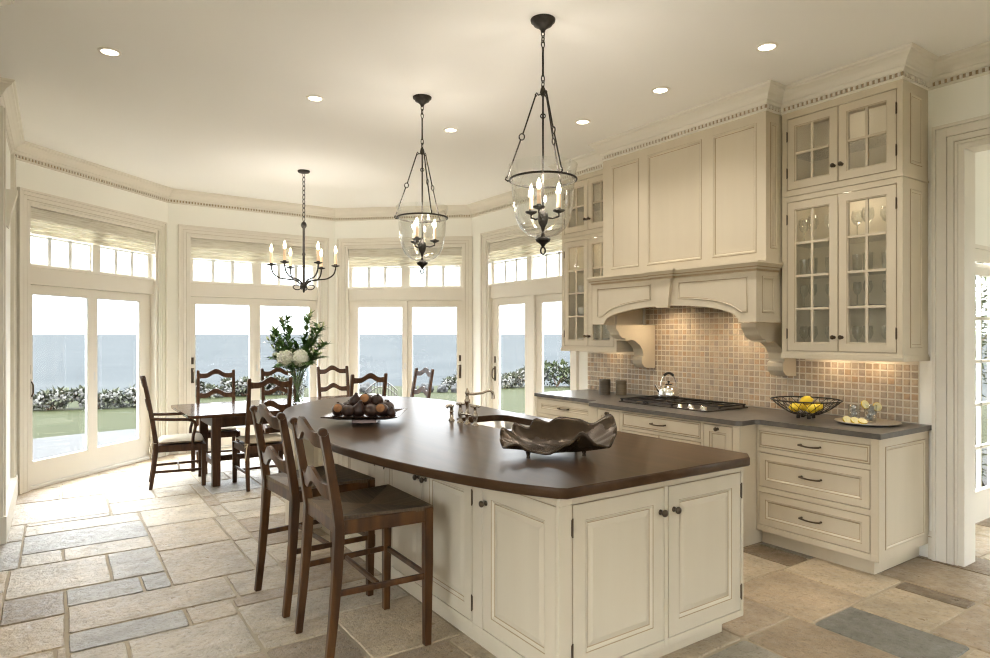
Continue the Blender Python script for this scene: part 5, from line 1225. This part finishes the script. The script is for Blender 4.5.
# ------------------------------------------------------------------ outdoors
m = MB(); m.add([(-6000, -3000, -9), (9000, -3000, -9), (9000, 12000, -9), (-6000, 12000, -9)], [(0, 1, 2, 3)], SEAM); tag(m.build('sea'), 'calm pale blue sea reaching the horizon', 'sea', kind='structure')
C0 = (2.3, 4.0)
def arc(rad, z, n=36): return [(C0[0] + rad * math.cos(-.6 + 4.3 * k / n), C0[1] + rad * math.sin(-.6 + 4.3 * k / n), z) for k in range(n + 1)]
def ring(name, r0, r1, z, mt, lb, cat, z0=None):
    a = arc(r0, z if z0 is None else z0); b = arc(r1, z); n = len(a); m = MB(); m.add(a + b, [(k, n + k, n + k + 1, k + 1) for k in range(n - 1)], mt); return tag(m.build(name), lb, cat, kind='structure')
ring('terrace', 2.0, 8.6, -.06, DECK, 'pale stone terrace outside the bay doors', 'terrace')
ring('lawn', 8.6, 16.6, -.14, LAWN, 'clipped green lawn between terrace and sea hedge', 'lawn', -.06)
ring('ground', 16.6, 21, -9.2, LAWN, 'grassy bank falling to the sea', 'bank', -.14)
m = MB(); m.add([(-60, -60, -.5), (80, -60, -.5), (80, 2.0, -.5), (-60, 2.0, -.5)], [(0, 1, 2, 3)], LAWN); tag(m.build('garden_ground'), 'garden ground on the landward side of the house', 'ground', kind='structure')
def shrub(x, y, z, w, h, lm, blooms, label, nl=620, name='flowering_shrub', grp='shrubs along the sea hedge'):
    r = root(name, (x, y, z), label, 'shrub', grp)
    m = MB()
    blobs = [((k_ - 4) / 8 * .78 * w + random.uniform(-.03, .03) * w if name == 'flowering_shrub' else random.uniform(-.3, .3) * w, random.uniform(-.16, .16) * w, random.uniform(.3, .75) * h, random.uniform(.13, .20)) for k_ in range(9)]
    ca_, sa_ = (.8261, -.5635) if name == 'flowering_shrub' else (1, 0)
    def rp():
        b = random.choice(blobs); b = (b[0] * ca_ - b[1] * sa_, b[0] * sa_ + b[1] * ca_, b[2], b[3]); zz = random.uniform(-1, 1); a_ = random.uniform(0, 2 * PI); s_ = math.sqrt(1 - zz * zz); d = Vector((s_ * math.cos(a_), s_ * math.sin(a_), zz)); rr = random.uniform(.75, 1)
        return Vector((x + b[0] + d.x * b[3] * w * rr, y + b[1] + d.y * b[3] * w * rr, max(z + .02, z + b[2] + d.z * b[3] * 1.5 * h * rr))), d
    for _ in range(nl): p, d = rp(); m.leaf(p, d + Vector((random.uniform(-.7, .7), random.uniform(-.7, .7), random.uniform(0, .8))), (.3, .2, 1), random.uniform(.10, .18), random.uniform(.05, .09), lm)
    m.build('foliage', r)
    m = MB()
    for k in range(4): m.tube([(x, y, z), (x + random.uniform(-.2, .2) * w, y + random.uniform(-.2, .2) * w, z + h * .4)], [.02, .01], DWOOD, 5)
    m.build('stems', r)
    if blooms:
        m = MB()
        for _ in range(blooms):
            p, d = rp(); p.z = max(p.z, z + .12); t1 = d.orthogonal().normalized(); t2 = d.cross(t1); e = random.uniform(.03, .06); p = p + d * .04
            m.add([p + t1 * e, p + t2 * e, p - t1 * e, p - t2 * e, p + d * e * .5], [(0, 1, 4), (1, 2, 4), (2, 3, 4), (3, 0, 4)], BLOSS)
        m.build('blossoms', r)
    return r
def at(px, dist, z=0):     # a ground spot on the sight line of picture column px (used only to lay out the hedge)
    a = math.radians(34.3); l = (px - 495) / 645.0; return ((math.sin(a) + math.cos(a) * l) * dist, (math.cos(a) - math.sin(a) * l) * dist)
HS = [(2, 14.0, .44, 0), (50, 14.1, .44, 1), (97, 14.3, .48, 1), (143, 14.7, .44, 1), (200, 17.0, .42, 1), (244, 17.4, .46, 1), (284, 17.8, .5, 1), (466, 19.8, .5, 1), (497, 20.2, .52, 1), (527, 20.4, .55, 1), (557, 20.6, .85, 2), (588, 20.8, .6, 1)]
NAMES = {2: 'leafy shrub at the left end of the sea hedge', 50: 'white flowering shrub outside the first pane of the leftmost door', 97: 'white flowering shrub behind the meeting stile of the leftmost door', 143: 'white flowering shrub at the frame edge of the leftmost door',
         200: 'low pale shrub seen beside the far left dining chair', 244: 'low pale shrub seen over the far left dining chair', 284: 'low pale shrub behind the bouquet', 466: 'low pale shrub hidden past the right-hand bay frame', 497: 'low flowering shrub behind the frame of the counter-side door', 527: 'white flowering shrub outside the first pane of the counter-side door', 557: 'tall fresh green shrub in the pane next to the counter', 588: 'white flowering shrub behind the left glass cabinet'}
for px, dist, h, kind in HS:
    x, y = at(px, dist); shrub(x, y, -.14, dist * .062, h, (SHRUBL, SHRUBL, SHRUBL2)[kind], (120, 420, 60)[kind], NAMES[px])
# boulders of the sea wall in the middle window
for k, (px, dist, s_) in enumerate(((350, 18.4, .24), (366, 18.4, .22), (410, 18.4, .21), (426, 18.4, .22), (442, 18.4, .20), (458, 18.4, .23), (474, 18.4, .21))):
    x, y = at(px, dist); m = MB(Matrix.Translation((x, y, -.12)) @ Matrix.Rotation(k, 4, 'Z')); m.ball((0, 0, .18 * s_ / .5), s_, DECK, 1.0, .8, .85, 12)
    o = m.build('boulder', sub=2); dm = o.modifiers.new('d', 'DISPLACE'); tx_ = bpy.data.textures.new('rock%d' % k, 'CLOUDS'); tx_.noise_scale = .16; dm.texture = tx_; dm.strength = .16
    tag(o, 'pale rough boulder of the low sea wall, %s in the row' % ['first', 'second', 'third', 'fourth', 'fifth', 'sixth', 'last'][k], 'boulder', 'boulders of the sea wall')
# arched iron railing
fr_ = root('iron_railing', (*at(383, 15.2), -.12), 'black iron garden railing with an arched top outside the bay', 'railing')
m = MB(); p0 = Vector((*at(366, 15.2), 0)); p1 = Vector((*at(397, 15.2), 0))
top = lambda t: .22 + .22 * math.sin(PI * t)
for z0 in (0, -.13): m.tube([p0.lerp(p1, k / 16) + Vector((0, 0, top(k / 16) + z0)) for k in range(17)], .014, IRON, 6)
m.build('rail', fr_); m = MB()
for k in range(12): p = p0.lerp(p1, k / 11); m.tube([p + Vector((0, 0, -.13)), p + Vector((0, 0, top(k / 11)))], .010, IRON, 5)
m.build('balusters', fr_)
lamp('hall_fill_light', 'POINT', (6.6, .3, 2.9), 8, (1, .9, .74), shadow_soft_size=.12)  # added fill with no fixture, lifts the next room
# garden trees outside the next-room door
for k, (x, y, w, h, lb) in enumerate(((9.9, 4.0, 2.6, 3.4, 'leafy green tree outside the next-room door'), (14.2, 5.6, 4.2, 4.4, 'taller leafy tree farther out past the next-room door'), (7.7, 3.05, 1.1, .9, 'low leafy bush on the ground outside the next-room door'))): shrub(x, y, -.2, w, h, TREEL, 0, lb, 1500, 'garden_tree' if k < 2 else 'garden_bush', 'greenery outside the next-room door')
m = MB(); m.box(5.3, 14, 2.23, 14, -.3, -.12, LAWN); tag(m.build('side_lawn'), 'lawn outside the next-room door', 'lawn', kind='structure')

# ------------------------------------------------------------------ sky, camera, colour
w = bpy.data.worlds.new('sky'); SC.world = w; w.use_nodes = True
n = w.node_tree.nodes; l = w.node_tree.links; bg = n['Background']
tc = n.new('ShaderNodeTexCoord'); sp_ = n.new('ShaderNodeSeparateXYZ'); l.new(tc.outputs['Generated'], sp_.inputs[0])
SKY = 24.0    # overcast sky: the zenith several times brighter than the horizon
rp_ = ramp(n, [(.0, (.100, .102, .104)), (.10, (.125, .129, .133)), (.22, (.27, .282, .295)), (.40, (.62, .65, .68)), (.65, (.90, .95, 1.0))]); l.new(sp_.outputs[2], rp_.inputs[0]); l.new(rp_.outputs[0], bg.inputs[0]); bg.inputs[1].default_value = SKY
cam = bpy.data.cameras.new('camera'); co = bpy.data.objects.new('camera', cam); COL.objects.link(co)
co.location = (0, 0, 1.55); co.rotation_euler = (PI / 2, 0, -math.radians(34.3)); cam.sensor_width = 36; cam.lens = 645 * 36 / 990; cam.shift_y = 5 / 990; cam.clip_end = 20000; cam.clip_start = .05
SC.camera = co
SC.view_settings.view_transform = 'Standard'; SC.view_settings.look = 'None'; SC.view_settings.gamma = 1; SC.view_settings.exposure = .55; SC.view_settings.use_curve_mapping = False
SC.cycles.use_denoising = True; SC.cycles.use_adaptive_sampling = False; SC.cycles.filter_width = 1.15; SC.cycles.max_bounces = 12; SC.cycles.diffuse_bounces = 6; SC.cycles.transparent_max_bounces = 24; SC.cycles.sample_clamp_indirect = 8
SC.cycles.caustics_reflective = False; SC.cycles.caustics_refractive = False
